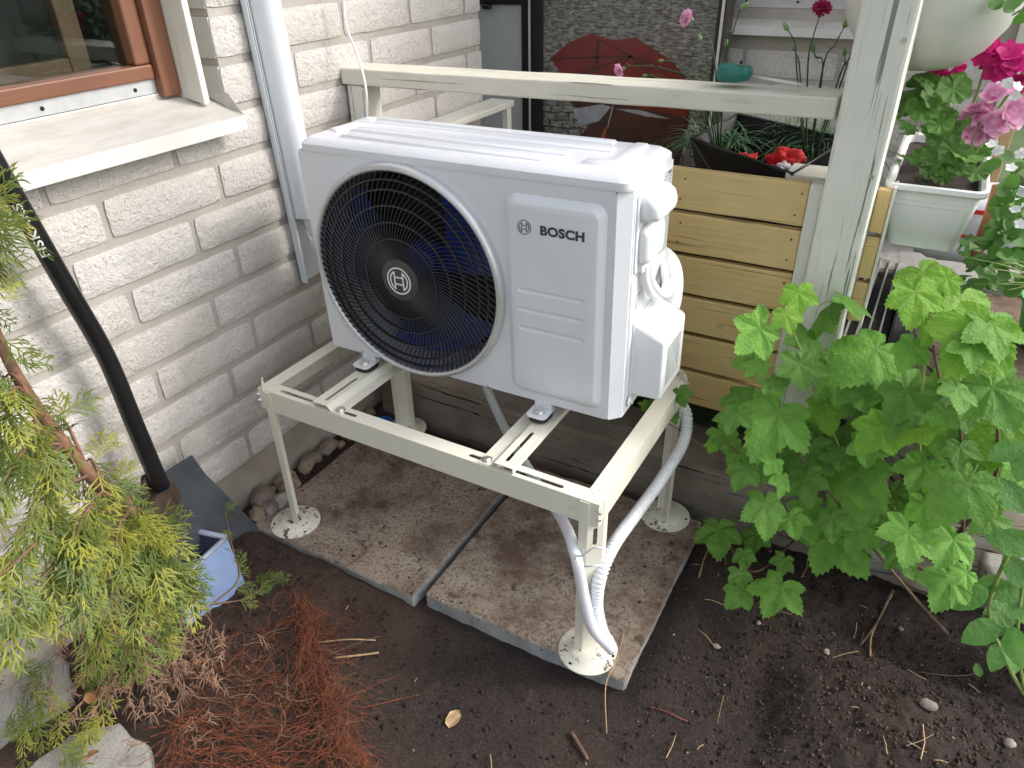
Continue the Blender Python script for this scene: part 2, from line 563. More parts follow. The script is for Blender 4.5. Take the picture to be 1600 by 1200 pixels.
leafmat('petal_rose', (0.50, 0.01, 0.10), (0.62, 0.03, 0.16), (0.4, 0, 0.08), trans=0.25, attr=False)
leafmat('petal_white', (0.74, 0.74, 0.74), (0.80, 0.80, 0.80), (0.7, 0.7, 0.5), trans=0.3, attr=False)
leafmat('bud_green', (0.14, 0.26, 0.09), (0.22, 0.36, 0.14), (0, 0, 0), trans=0.1, attr=False)

M = MATS
# ------------------------------------------------------------------ mesh helpers


def link(name, me, mat=None, parent=None, loc=None, rot=None, smooth=False):
    if mat is not None:
        for mm in (mat if isinstance(mat, (list, tuple)) else [mat]):
            me.materials.append(M[mm] if isinstance(mm, str) else mm)
    o = bpy.data.objects.new(name, me)
    COL.objects.link(o)
    if parent is not None:
        o.parent = parent
    if loc is not None:
        o.location = loc
    if rot is not None:
        o.rotation_euler = rot
    if smooth:
        me.shade_smooth()
    return o


def mesh(name, v, f):
    me = bpy.data.meshes.new(name)
    me.from_pydata([tuple(p) for p in v], [], [tuple(q) for q in f])
    me.update()
    return me


def npmesh(name, V, F, n=4, attr=None):
    """fast mesh from arrays; F is (k,n)"""
    V = np.asarray(V, dtype=np.float32)
    F = np.asarray(F, dtype=np.int32)
    me = bpy.data.meshes.new(name)
    me.vertices.add(len(V))
    me.vertices.foreach_set('co', V.ravel())
    me.loops.add(F.size)
    me.loops.foreach_set('vertex_index', F.ravel())
    me.polygons.add(len(F))
    me.polygons.foreach_set('loop_start', np.arange(0, F.size, n, dtype=np.int32))
    me.polygons.foreach_set('loop_total', np.full(len(F), n, dtype=np.int32))
    if attr is not None:
        a = me.attributes.new('vein', 'FLOAT', 'POINT')
        a.data.foreach_set('value', np.asarray(attr, dtype=np.float32))
    me.update(calc_edges=True)
    me.validate()
    return me


def tag(o, label=None, cat=None, group=None, kind=None):
    if label:
        o['label'] = label
    if cat:
        o['category'] = cat
    if group:
        o['group'] = group
    if kind:
        o['kind'] = kind
    return o


def empty(name, label, cat, loc=(0, 0, 0), rot=(0, 0, 0), group=None, parent=None):
    o = bpy.data.objects.new(name, None)
    o.empty_display_size = 0.05
    COL.objects.link(o)
    o.location = loc
    o.rotation_euler = rot
    tag(o, label, cat, group)
    if parent is not None:
        o.parent = parent
    return o


def box_bm(x0, x1, y0, y1, z0, z1, bev=0.002, seg=1):
    bm = bmesh.new()
    bmesh.ops.create_cube(bm, size=1)
    for v in bm.verts:
        v.co = Vector(((x0 + x1) / 2 + v.co.x * (x1 - x0), (y0 + y1) / 2 + v.co.y * (y1 - y0), (z0 + z1) / 2 + v.co.z * (z1 - z0)))
    if bev:
        bmesh.ops.bevel(bm, geom=bm.edges[:], offset=bev, segments=seg, affect='EDGES', profile=0.5)
    return bm


def from_bm(name, bm):
    me = bpy.data.meshes.new(name)
    bm.to_mesh(me)
    bm.free()
    return me


def box(name, x0, x1, y0, y1, z0, z1, mat, parent=None, bev=0.002, seg=1, smooth=False):
    return link(name, from_bm(name, box_bm(x0, x1, y0, y1, z0, z1, bev, seg)), mat, parent, smooth=smooth)


def plank(name, x0, x1, y0, y1, z0, z1, mat, parent=None, axis=0, bev=0.004, warp=0.0015, n=14, seed=0):
    """timber with worn, slightly uneven edges"""
    bm = box_bm(x0, x1, y0, y1, z0, z1, bev, 2)
    ax = [Vector((1, 0, 0)), Vector((0, 1, 0)), Vector((0, 0, 1))][axis]
    lo, hi = (x0, y0, z0)[axis], (x1, y1, z1)[axis]
    for i in range(1, n):
        p = lo + (hi - lo) * (i + random.uniform(-0.25, 0.25)) / n
        bmesh.ops.bisect_plane(bm, geom=bm.verts[:] + bm.edges[:] + bm.faces[:], plane_co=ax * p, plane_no=ax)
    for v in bm.verts:
        d = noise.noise_vector(v.co * 9 + Vector((seed, seed * 3, 1)))
        d[axis] = 0
        v.co += d * warp
    return link(name, from_bm(name, bm), mat, parent)


def frames(P):
    P = [Vector(p) for p in P]
    T = []
    for i in range(len(P)):
        a = P[max(0, i - 1)]
        c = P[min(len(P) - 1, i + 1)]
        t = (c - a)
        T.append(t.normalized() if t.length > 1e-9 else Vector((0, 0, 1)))
    n = T[0].orthogonal().normalized()
    out = []
    for i, t in enumerate(T):
        n = (n - t * n.dot(t))
        n = n.normalized() if n.length > 1e-6 else t.orthogonal().normalized()
        out.append((P[i], t, n, t.cross(n)))
    return out


def tube_geo(P, R, n=8, cap=True):
    """verts, quad faces (caps as extra rings collapsed)"""
    fr = frames(P)
    if not hasattr(R, '__len__'):
        R = [R] * len(P)
    V = []
    F = []
    for (p, t, a, c), r in zip(fr, R):
        for k in range(n):
            an = 2 * PI * k / n
            V.append(p + a * (math.cos(an) * r) + c * (math.sin(an) * r))
    for i in range(len(P) - 1):
        for k in range(n):
            k2 = (k + 1) % n
            F.append((i * n + k, i * n + k2, (i + 1) * n + k2, (i + 1) * n + k))
    if cap:
        F.append(tuple(range(n))[::-1])
        F.append(tuple((len(P) - 1) * n + k for k in range(n)))
    return V, F


def tube(name, P, R, mat, parent=None, n=8, cap=True, smooth=True):
    V, F = tube_geo(P, R, n, cap)
    me = mesh(name, V, F)
    return link(name, me, mat, parent, smooth=smooth)


def spline(P, per=8):
    """Catmull-Rom through P"""
    P = [Vector(p) for p in P]
    Q = [P[0] * 2 - P[1]] + P + [P[-1] * 2 - P[-2]]
    out = []
    for i in range(1, len(Q) - 2):
        a, b_, c_, d_ = Q[i - 1], Q[i], Q[i + 1], Q[i + 2]
        for k in range(per):
            t = k / per
            out.append(0.5 * ((2 * b_) + (c_ - a) * t + (2 * a - 5 * b_ + 4 * c_ - d_) * t * t + (3 * b_ - a - 3 * c_ + d_) * t ** 3))
    out.append(P[-1])
    return out


def multi(parts):
    """merge (V,F) lists"""
    V = []
    F = []
    for v, f in parts:
        o = len(V)
        V += list(v)
        F += [tuple(i + o for i in q) for q in f]
    return V, F


def poly_geo(outer, holes=(), t=0.002, to3=None):
    """extrude a 2-D polygon with holes; to3(x, y, h) -> 3-D"""
    loops = [list(outer)] + [list(h) for h in holes]
    flat = [p for l in loops for p in l]
    tri = tessellate_polygon([[Vector((p[0], p[1], 0)) for p in l] for l in loops])
    n = len(flat)
    V = [to3(p[0], p[1], 0) for p in flat] + [to3(p[0], p[1], t) for p in flat]
    F = [tuple(q) for q in tri] + [tuple(i + n for i in reversed(q)) for q in tri]
    o = 0
    for l in loops:
        k = len(l)
        for i in range(k):
            j = (i + 1) % k
            F.append((o + i, o + j, o + j + n, o + i + n))
        o += k
    return V, F


def fixn(me):
    bm = bmesh.new()
    bm.from_mesh(me)
    bmesh.ops.recalc_face_normals(bm, faces=bm.faces)
    bm.to_mesh(me)
    bm.free()
    return me


def rrect(x0, x1, y0, y1, r, n=5):
    P = []
    for cx, cy, a0 in ((x1 - r, y1 - r, 0), (x0 + r, y1 - r, 90), (x0 + r, y0 + r, 180), (x1 - r, y0 + r, 270)):
        for k in range(n + 1):
            a = math.radians(a0 + 90 * k / n)
            P.append((cx + r * math.cos(a), cy + r * math.sin(a)))
    return P


def circ(cx, cy, r, n=48, rev=False):
    P = [(cx + r * math.cos(2 * PI * k / n), cy + r * math.sin(2 * PI * k / n)) for k in range(n)]
    return P[::-1] if rev else P


def loft_geo(rings, cap0=True, cap1=True):
    n = len(rings[0])
    V = [p for r in rings for p in r]
    F = []
    for i in range(len(rings) - 1):
        for k in range(n):
            k2 = (k + 1) % n
            F.append((i * n + k, i * n + k2, (i + 1) * n + k2, (i + 1) * n + k))
    if cap0:
        F.append(tuple(range(n))[::-1])
    if cap1:
        F.append(tuple((len(rings) - 1) * n + k for k in range(n)))
    return V, F


def lathe_geo(prof, n=64, axis=1, c=(0, 0, 0), closed=False):
    """prof: (radius, h) rings about an axis through c"""
    V = []
    F = []
    for r, h in prof:
        for k in range(n):
            a = 2 * PI * k / n
            p = [0, 0, 0]
            p[axis] = h
            p[(axis + 1) % 3] = r * math.sin(a)
            p[(axis + 2) % 3] = r * math.cos(a)
            V.append(Vector(p) + Vector(c))
    m_ = len(prof)
    for i in range(m_ if closed else m_ - 1):
        i2 = (i + 1) % m_
        for k in range(n):
            k2 = (k + 1) % n
            F.append((i * n + k, i * n + k2, i2 * n + k2, i2 * n + k))
    return V, F


def gobj(name, VF, mat, parent=None, smooth=False, fix=True, angle=None):
    me = mesh(name, *VF)
    if fix:
        fixn(me)
    o = link(name, me, mat, parent)
    if smooth:
        me.shade_smooth()
    if angle:
        me.shade_smooth()
        me.set_sharp_from_angle(angle=math.radians(angle))
    return o


def hexbolt(name, loc, normal, parent, r=0.007, h=0.006, mat='steel', dome=False):
    nrm = Vector(normal).normalized()
    q = nrm.to_track_quat('Z', 'Y')
    rings = []
    prof = [(r * 1.5, 0), (r * 1.5, 0.0015), (r, 0.0015), (r, h), (r * 0.8, h + 0.001)]
    if dome:
        prof += [(r * 0.62, h + 0.002), (r * 0.6, h + 0.008), (r * 0.35, h + 0.012)]
    for rr, hh in prof:
        rings.append([Vector(loc) + q @ Vector((rr * math.cos(PI / 3 * k), rr * math.sin(PI / 3 * k), hh)) for k in range(6)])
    return gobj(name, loft_geo(rings), mat, parent)


def copytree(o, parent=None, loc=None, rot=None):
    c_ = o.copy()
    COL.objects.link(c_)
    if parent is not None:
        c_.parent = parent
    if loc is not None:
        c_.location = loc
    if rot is not None:
        c_.rotation_euler = rot
    for ch in o.children:
        copytree(ch, c_)
    return c_


def text_geo(body, size, offset=0.0, spacing=1.0):
    """flat lettering as (V,F) in the XY plane"""
    cu = bpy.data.curves.new('lettering', 'FONT')
    cu.body = body
    cu.size = size
    cu.offset = offset
    cu.space_character = spacing
    cu.resolution_u = 4
    ob = bpy.data.objects.new('lettering_tmp', cu)
    COL.objects.link(ob)
    bpy.context.view_layer.update()
    dg = bpy.context.evaluated_depsgraph_get()
    me = bpy.data.meshes.new_from_object(ob.evaluated_get(dg))
    V = [v.co.copy() for v in me.vertices]
    F = [tuple(p.vertices) for p in me.polygons]
    bpy.data.objects.remove(ob)
    bpy.data.meshes.remove(me)
    return V, F


def rock_mesh(name, r, seed, sub=2, rough=0.25, flat=0.7):
    bm = bmesh.new()
    bmesh.ops.create_icosphere(bm, subdivisions=sub, radius=1)
    sx, sy = random.uniform(0.8, 1.3), random.uniform(0.75, 1.1)
    for v in bm.verts:
        d = 1 + rough * noise.noise(v.co * 1.3 + Vector((seed * 7.1, seed, 0))) + rough * 0.3 * noise.noise(v.co * 4 + Vector((seed, 0, 5)))
        v.co = Vector((v.co.x * sx, v.co.y * sy, v.co.z * flat)) * d * r
    me = from_bm(name, bm)
    me.shade_smooth()
    return me


# ------------------------------------------------------------------ ground
SOIL_Z = -0.525
SLAB_Z = -0.479


def soil_h(x, y):
    """height of the bare soil"""
    z = SOIL_Z
    z += 0.010 * noise.noise(Vector((x * 4, y * 4, 3)))
    z += 0.030 * math.exp(-(((x - 1.22) / 0.22) ** 2 + ((y + 0.02) / 0.12) ** 2))
    z += 0.045 * math.exp(-(((x - 1.42) / 0.25) ** 2 + ((y + 0.03) / 0.17) ** 2))
    z -= 0.045 * math.exp(-(((x - 1.45) / 0.16) ** 2 + ((y - 0.20) / 0.10) ** 2))
    z -= 0.025 * math.exp(-(((x - 1.16) / 0.05) ** 2 + ((y + 0.14) / 0.13) ** 2))
    z += 0.030 * math.exp(-(((x + 0.22) / 0.13) ** 2))
    z += 0.030 * math.exp(-(((x - 0.2) / 0.22) ** 2 + ((y + 0.6) / 0.25) ** 2))
    yy_ = max(0.0, abs(y - 0.05) - 0.24)
    z += 0.034 * math.exp(-(((x - 0.955) / 0.06) ** 2 + (yy_ / 0.05) ** 2))
    xx_ = max(0.0, abs(x - 0.10) - 0.22)
    z += 0.030 * math.exp(-(((y + 0.285) / 0.055) ** 2 + (xx_ / 0.06) ** 2))
    z += 0.02 * math.exp(-(((x - 0.0) / 0.15) ** 2 + ((y + 0.33) / 0.08) ** 2))
    return z


xs = np.linspace(-0.30, 2.2, 330)
ys = np.linspace(-1.55, 0.62, 290)
V = []
for yy in ys:
    for xx in xs:
        p = Vector((xx, yy, 0))
        h = soil_h(xx, yy)
        e = 0.006 * noise.noise(p * 22) + 0.0045 * noise.noise(p * 55) + 0.003 * noise.noise(p * 130)
        rough_ = 0.55 + 0.9 * max(0.0, min(1.0, (xx - 1.0) * 3)) + 0.5 * max(0.0, min(1.0, (0.3 - xx) * 3))
        V.append((xx, yy, h + e * rough_))
nx, ny = len(xs), len(ys)
I = np.arange(nx * ny).reshape(ny, nx)
F = np.stack([I[:-1, :-1], I[:-1, 1:], I[1:, 1:], I[1:, :-1]], -1).reshape(-1, 4)
me = npmesh('soil', V, F)
soil = link('soil', me, 'soil', smooth=True)
tag(soil, 'bare dark brown soil around the paving slabs', kind='structure')
# the garden ground beyond, one sheet to the horizon with an opening under the modelled soil
g0 = SOIL_Z - 0.12
V = [(-200, -200, g0), (200, -200, g0), (200, 200, g0), (-200, 200, g0)]
gr = link('ground', mesh('ground', V, [(0, 1, 2, 3)]), simple('lawn', (0.05, 0.085, 0.02), 0.95, var=0.5, nscale=2.0))
tag(gr, 'garden ground reaching to the horizon', kind='structure')

# ------------------------------------------------------------------ house
house = empty('brick_house', 'white brick house with the brown window, its corner behind the outdoor unit', 'house')
WX = -0.24     # brick face of the side wall
WC = 1.168     # its far corner
WIN_Y1 = 0.035  # right edge of the window opening
wall = link('wall', from_bm('wall', box_bm(WX - 0.20, WX - 0.0075, -1.9, WC - 0.008, -0.352, 0.545, 0)), 'mortar', house)
w2 = link('wall', from_bm('wall', box_bm(WX - 0.20, WX - 0.0075, WIN_Y1 + 0.004, WC - 0.008, 0.545, 2.3, 0)), 'mortar', house)
box('plinth', WX - 0.2, WX - 0.018, -1.9, WC - 0.02, -0.75, -0.352, 'plinth', house, bev=0)


def brick_mesh(name, L, H, D, seed, cut=None):
    """block with a broken, uneven face (+X side) and chipped arrises"""
    nu, nv = max(3, int(L / 0.024)), 5
    V = []
    F = []
    for j in range(nv + 1):
        for i in range(nu + 1):
            y = -L / 2 + L * i / nu
            z = -H / 2 + H * j / nv
            ed = i in (0, nu) or j in (0, nv)
            p = Vector((y * 30 + seed * 9.7, z * 30, seed * 3.3))
            x = -0.0042 if ed else 0.0028 * noise.noise(p) + 0.0016 * noise.noise(p * 2.7)
            if ed:
                y -= (1 if i == nu else -1 if i == 0 else 0) * (0.0012 + 0.0014 * noise.noise(p * 1.7))
                z -= (1 if j == nv else -1 if j == 0 else 0) * (0.0012 + 0.0014 * noise.noise(p * 1.3))
                if i in (0, nu) and j in (0, nv):
                    y *= 0.985
                    z *= 0.94
            V.append((x, y, z))
    for j in range(nv):
        for i in range(nu):
            a = j * (nu + 1) + i
            F.append((a, a + 1, a + nu + 2, a + nu + 1))
    # sides
    loop = [i for i in range(nu + 1)] + [j * (nu + 1) + nu for j in range(1, nv + 1)] + [nv * (nu + 1) + i for i in range(nu - 1, -1, -1)] + [j * (nu + 1) for j in range(nv - 1, 0, -1)]
    o = len(V)
    for k in loop:
        V.append((-D, V[k][1], V[k][2]))
    n = len(loop)
    for k in range(n):
        k2 = (k + 1) % n
        F.append((loop[k2], loop[k], o + k, o + k2))
    me = mesh(name, V, F)
    me.shade_smooth()
    me.set_sharp_from_angle(angle=math.radians(60))
    me.materials.append(M['brick'])
    return me


BR_CACHE = {}


def brick(parent, L, loc, rotz=0):
    key = (round(L, 3), random.randrange(5))
    if key not in BR_CACHE:
        BR_CACHE[key] = brick_mesh('brick', L, 0.083, 0.05, len(BR_CACHE) * 1.37)
    o = bpy.data.objects.new('brick', BR_CACHE[key])
    COL.objects.link(o)
    o.parent = parent
    o.location = loc
    o.rotation_euler = (random.uniform(-0.004, 0.004), random.uniform(-0.006, 0.006), rotz)
    return o


def course(parent, lo, hi, off, place, minlen=0.03):
    """bricks of a course between lo and hi, joints at off + k*0.301"""
    k = math.floor((lo - off) / 0.3005) - 1
    while True:
        a = off + k * 0.3005
        c_ = a + 0.3005
        k += 1
        if c_ <= lo:
            continue
        if a >= hi:
            break
        s, e = max(a + 0.006, lo), min(c_ - 0.006, hi)
        if e - s < minlen:
            continue
        place(parent, e - s, (s + e) / 2)


for r in range(15):
    zc = -0.31 + 0.1 * r
    if zc > 1.0:
        break
    odd = r % 2
    # measured: courses alternate by a third of a brick
    off = 0.166 if odd == 0 else 0.268
    zc_ = zc + 0.0
    if zc_ < 0.5:
        lo = -0.92
    else:
        lo = WIN_Y1
    course(wall if zc < 0.545 else w2, lo, WC, off, lambda pa, L, c_, z=zc_: brick(pa, L, (WX + random.uniform(-0.001, 0.001), c_, z)))
# sawn, smooth reveal faces beside the window are the mortar-free brick ends
for r in range(9, 13):
    zc = -0.31 + 0.1 * r
    box('brick', WX - 0.11, WX - 0.0085, WIN_Y1 - 0.0005, WIN_Y1 + 0.02, zc - 0.0415, zc + 0.0415, simple('sawn_brick', (0.50, 0.48, 0.46), 0.9, var=0.04) if r == 9 else 'sawn_brick', w2, bev=0)
# back wall of the porch
BY = 1.5
bw = link('back_wall', from_bm('back_wall', box_bm(-0.9, 1.33, BY + 0.0075, BY + 0.2, -0.6, 2.3, 0)), 'mortar', house)
for r in range(10):
    zc = 0.09 + 0.1 * r
    if zc > 0.55:
        break
    off = 0.576 if (r % 2 == 0) else 0.676
    course(bw, 0.30, 1.33, off, lambda pa, L, c_, z=zc: brick(pa, L, (c_, BY, z), -PI / 2))

# window in the side wall
win = empty('window', None, None, parent=house)
ws = 'brown_frame'
wood('brown_frame_z', (0.155, 0.062, 0.033), (0.205, 0.086, 0.047), 2, dark=(0.13, 0.04, 0.02), crack=0.3, rough=0.45, knots=False, bstr=0.2)
XW = -0.335
# outer frame jamb, sash stile and bottom rail
plank('frame', XW - 0.06, XW + 0.018, -0.066, -0.0195, 0.578, 1.6, 'brown_frame_z', win, axis=2, bev=0.004, warp=0.0006)
sash = plank('sash', XW - 0.055, XW + 0.002, -0.106, -0.0670, 0.648, 1.6, 'brown_frame_z', win, axis=2, bev=0.005, warp=0.0006)
plank('rail', XW - 0.055, XW + 0.004, -1.25, -0.0675, 0.617, 0.6475, 'brown_frame', win, axis=1, bev=0.004, warp=0.0006)
link('pane', from_bm('pane', box_bm(XW - 0.030, XW - 0.026, -1.25, -0.1065, 0.6475, 1.6, 0)), 'glass', win)
# inner sash and dark room behind
plank('inner_sash', XW - 0.12, XW - 0.075, -0.20, -0.155, 0.64, 1.6, 'inner_wood', win, axis=2, bev=0.003)
plank('inner_sash', XW - 0.12, XW - 0.075, -1.25, -0.201, 0.64, 0.672, 'inner_wood', win, axis=1, bev=0.003)
box('inner_pane', XW - 0.100, XW - 0.096, -1.25, -0.2015, 0.673, 1.6, 'pane_dark', win, bev=0)
box('inner_sill', XW - 0.30, XW - 0.056, -1.25, -0.068, 0.60, 0.638, 'inner_wood', win, bev=0)
# room behind the panes, its darkness put into the surface colours
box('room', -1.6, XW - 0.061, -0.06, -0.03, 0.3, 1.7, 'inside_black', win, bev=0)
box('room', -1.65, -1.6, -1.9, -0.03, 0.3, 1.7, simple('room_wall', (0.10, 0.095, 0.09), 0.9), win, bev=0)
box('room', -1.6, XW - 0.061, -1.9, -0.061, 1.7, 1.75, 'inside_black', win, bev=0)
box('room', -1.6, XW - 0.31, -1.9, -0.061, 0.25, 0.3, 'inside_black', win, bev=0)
# aluminium flashing strip with screw holes, white upstand, trim board
fl = box('flashing', XW - 0.01, XW - 0.004, -1.25, -0.0665, 0.587, 0.6168, 'alu', win, bev=0.0008)
for k in range(4):
    yy = -0.12 - 0.21 * k
    gobj('screw_hole', lathe_geo([(0.0001, XW - 0.0032), (0.0045, XW - 0.0032), (0.0045, XW - 0.004)], 10, 0, (0, yy, 0.601)), 'inside_black', fl)
tb = plank('trim_board', XW + 0.010, -0.252, -0.019, -0.003, 0.560, 1.6, 'trim_white', win, axis=2, bev=0.002, warp=0.0008)
for v in tb.data.vertices:
    if v.co.z < 0.60:
        v.co.z += 0.010 * (-0.252 - v.co.x) / 0.073
box('upstand', XW - 0.0035, XW - 0.0022, -1.25, -0.0665, 0.574, 0.5865, 'sill_fold', win, bev=0)
box('reveal_filler', XW - 0.06, XW + 0.008, -0.0185, 0.033, 0.56, 1.6, 'trim_white', win, bev=0)
# sheet-metal sill: sloping top, turned-down front, upstand at the end and back
SF = -0.186
sill = empty('sill', None, None, parent=win)
prof = [(XW - 0.002, 0.5835), (XW - 0.002, 0.578), (SF, 0.534), (SF + 0.002, 0.506), (SF - 0.012, 0.503)]
prof = [(XW - 0.002, 0.583), (XW - 0.0015, 0.5745), (SF - 0.001, 0.5335)]
y0, y1 = -1.25, 0.0265


def sheet(name, pr, ya, yb, mat, par, t=0.0012):
    V = []
    F = []
    n = len(pr)
    for yy in (ya, yb):
        for x, z in pr:
            V.append((x, yy, z))
        for x, z in reversed(pr):
            V.append((x - 0.0002, yy, z - t))
    m2 = 2 * n
    for k in range(m2):
        k2 = (k + 1) % m2
        F.append((k, k2, m2 + k2, m2 + k))
    F.append(tuple(range(m2)))
    F.append(tuple(range(m2, 2 * m2)))
    return gobj(name, (V, F), mat, par)


sheet('sill_top', prof, y0, y1, 'sill_metal', win)
box('sill_fold', SF - 0.001, SF + 0.0012, y0, y1 + 0.004, 0.5035, 0.5345, 'sill_fold', win, bev=0.0004)
V, F = poly_geo([(XW + 0.03, 0.566), (WX + 0.012, 0.545), (SF + 0.001, 0.5346), (SF - 0.012, 0.547), (WX + 0.01, 0.575), (XW + 0.05, 0.592)], (), 0.0015, lambda x, z, h: Vector((x, y1 + 0.0006 + h + max(0, (z - 0.55)) * 0.3, z)))
gobj('sill_upstand', (V, F), 'sill_metal', win)
bpy.data.objects.remove(sill)

# window sill of the porch wall
pw = empty('porch_window', None, None, parent=house)
box('sill_fold', 0.512, 1.15, BY - 0.045, BY - 0.043, 0.578, 0.604, 'sill_fold', pw, bev=0.0004)
V, F = poly_geo([(BY - 0.043, 0.603), (BY + 0.06, 0.64), (BY + 0.06, 0.638), (BY - 0.043, 0.601)], (), 0.638, lambda y, z, h: Vector((0.512 + h, y, z)))
gobj('sill_top', (V, F), 'sill_metal', pw)
fl = box('flashing', 0.5, 1.15, BY + 0.0045, BY + 0.007, 0.655, 0.70, 'alu', pw, bev=0)
box('frame', 0.5, 1.15, BY - 0.02, BY + 0.004, 0.70, 0.80, 'brown_frame', pw)
for k in range(4):
    gobj('screw_hole', lathe_geo([(0.0001, 0), (0.004, 0), (0.004, 0.001)], 10, 1, (0.56 + k * 0.16, BY + 0.0035, 0.672)), 'inside_black', fl)
# timber corner of the porch wall
plank('corner_trim', 1.331, 1.365, BY - 0.03, BY + 0.2, -0.3, 2.3, 'trim_white', house, axis=2)
plank('corner_board', 1.366, 1.40, BY - 0.01, BY + 0.2, -0.3, 2.3, 'tan_wood', house, axis=2)

# porch floor and step
pf = link('porch_floor', from_bm('porch_floor', box_bm(-0.23, 1.10, 0.62, BY, -0.3, -0.02, 0.004)), 'concrete_light')
tag(pf, 'concrete floor of the porch behind the yellow boards', kind='structure')
stp = link('step', from_bm('step', box_bm(1.095, 1.75, 1.20, BY, -0.6, -0.03, 0.01)), 'concrete_light')
tag(stp, 'grey concrete step behind the white window box', kind='structure')

# printed door and grey cabinet at the back of the porch
DY = 1.40
door = empty('printed_door', 'black framed door printed with a red umbrella on wet grey cobbles', 'door', (0, DY, 0))
box('frame', -0.208, -0.178, -0.010, 0.02, -0.015, 1.7, 'black_frame', door)
box('edge_strip', -0.177, -0.170, -0.014, 0.02, -0.015, 1.7, 'silver_ring', door, bev=0.001)
box('frame', -0.169, -0.122, -0.010, 0.02, -0.015, 1.7, 'black_frame', door)
box('frame', 0.501, 0.512, -0.010, 0.02, -0.015, 1.7, 'black_frame', door)
box('edge_strip', 0.513, 0.522, -0.014, 0.02, -0.015, 1.7, 'silver_ring', door, bev=0.001)
box('frame', 0.523, 0.538, -0.010, 0.05, -0.015, 1.7, simple('door_brown', (0.05, 0.04, 0.035), 0.5), door)
pr = box('print', -0.1215, 0.5005, -0.002, 0.02, -0.015, 1.7, 'cobble_print', door, bev=0)


def px_door(pts):
    return [(p.x, p.z) for p in (at(u, v, 1, DY - 0.004) for u, v in pts)]


def flat_print(name, pts, mat, layer):
    V, F = poly_geo(px_door(pts), (), 0.0006, lambda x, z, h: Vector((x, -0.0025 - layer * 0.0008 - h, z)))
    return gobj(name, (V, F), mat, pr)


flat_print('umbrella_canopy', [(859, 91), (890, 66), (925, 52), (945, 60), (965, 63), (992, 58), (1020, 76), (1050, 95), (1072, 122), (1068, 135), (880, 132), (872, 108)], 'print_red', 0)
flat_print('umbrella_reflection', [(880, 150), (1075, 150), (1078, 185), (1060, 260), (1000, 250), (940, 225), (905, 215), (925, 190)], 'print_dark', 0)
flat_print('umbrella_reflection_edge', [(955, 160), (1075, 168), (1070, 182), (1020, 172)], 'print_red', 1)
flat_print('wet_patch', [(895, 170), (940, 163), (955, 167), (935, 190), (905, 196)], 'print_pale', 1)
flat_print('wet_patch', [(962, 170), (1000, 172), (1048, 186), (1010, 182)], 'print_pale', 1)


def px_line(name, a, c_, w, mat):
    (x0, z0), (x1, z1) = px_door([a, c_])
    d = Vector((x1 - x0, z1 - z0)).normalized()
    nx, nz = -d.y * w, d.x * w
    V, F = poly_geo([(x0 + nx, z0 + nz), (x1 + nx, z1 + nz), (x1 - nx, z1 - nz), (x0 - nx, z0 - nz)], (), 0.0005, lambda x, z, h: Vector((x, -0.0046 - h, z)))
    gobj(name, (V, F), mat, pr)


hubp = (986, 88)
for e in ((862, 92), (935, 62), (900, 118), (1068, 118), (1020, 122), (955, 118)):
    px_line('umbrella_rib', hubp, e, 0.0022, 'print_dark')
px_line('umbrella_shaft', (934, 65), (932, 100), 0.006, 'print_dark')
px_line('umbrella_shaft', (958, 165), (948, 205), 0.002, 'print_pale')
px_line('umbrella_handle', (948, 200), (941, 216), 0.006, 'print_wood')

cab = empty('porch_cabinet', 'pale grey cabinet with black top beside the printed door', 'cabinet', (-0.4, 1.42, -0.02))
box('cabinet_door', -0.25, 0.185, 0.0, 0.02, 0.0, 0.672, 'grey_panel', cab, bev=0.004)
box('cabinet_side', -0.25, 0.185, 0.021, 0.075, 0.0, 0.672, 'grey_panel', cab, bev=0.004)
box('cabinet_top', -0.25, 0.19, -0.015, 0.075, 0.673, 0.75, 'black_frame', cab, bev=0.004)
box('handle', 0.02, 0.055, -0.02, -0.001, 0.655, 0.672, 'black_frame', cab, bev=0.004)

# trunking for the refrigerant lines on the wall
trk = empty('line_trunking', 'white half round plastic line trunking on the brick wall left of the outdoor unit', 'trunking', (-0.236, 0.195, 0.065), (math.radians(2.4), 0, 0))
# back channel with two upright lips
ch = [(0.0, -0.040), (0.0, 0.040), (0.016, 0.040), (0.016, 0.037), (0.003, 0.037), (0.003, -0.037), (0.022, -0.037), (0.022, -0.040)]
V, F = poly_geo(ch, (), 1.2, lambda x, y, h: Vector((x, y, h)))
gobj('back_channel', (V, F), 'pvc_white', trk)
cv = [(0.0225 * 0 + 0.012, -0.0435), (0.020, -0.0435)] + [(0.020 + 0.050 * math.sin(PI * k / 12), -0.036 * math.cos(PI * k / 12) + 0.002) for k in range(13)] + [(0.020, 0.0435), (0.012, 0.0435)]
cv_in = [(x - 0.002 if x > 0.021 else x, y * 0.95) for x, y in reversed(cv)]
V, F = poly_geo(cv + cv_in, (), 1.0, lambda x, y, h: Vector((x, y, h + 0.185)))
gobj('cover', (V, F), 'pvc_white', trk, angle=30)
tube('wrapped_pipe', spline([(0.032, 0.0, 0.30), (0.032, 0.004, 0.19), (0.045, 0.02, 0.12), (0.075, 0.05, 0.085), (0.11, 0.09, 0.07)], 6), 0.021, 'wrap_white', trk, n=12)

# thin white cable dropping behind the unit
tube('power_cable', spline([at(535, -20, 1, 0.42), at(541, 40, 1, 0.42), at(560, 90, 1, 0.415), at(572, 140, 1, 0.40), at(574, 185, 1, 0.39), at(575, 230, 1, 0.37)], 8), 0.0032, 'cable_white')
tag(bpy.data.objects['power_cable'], 'thin white cable hanging down the wall behind the outdoor unit', 'cable')

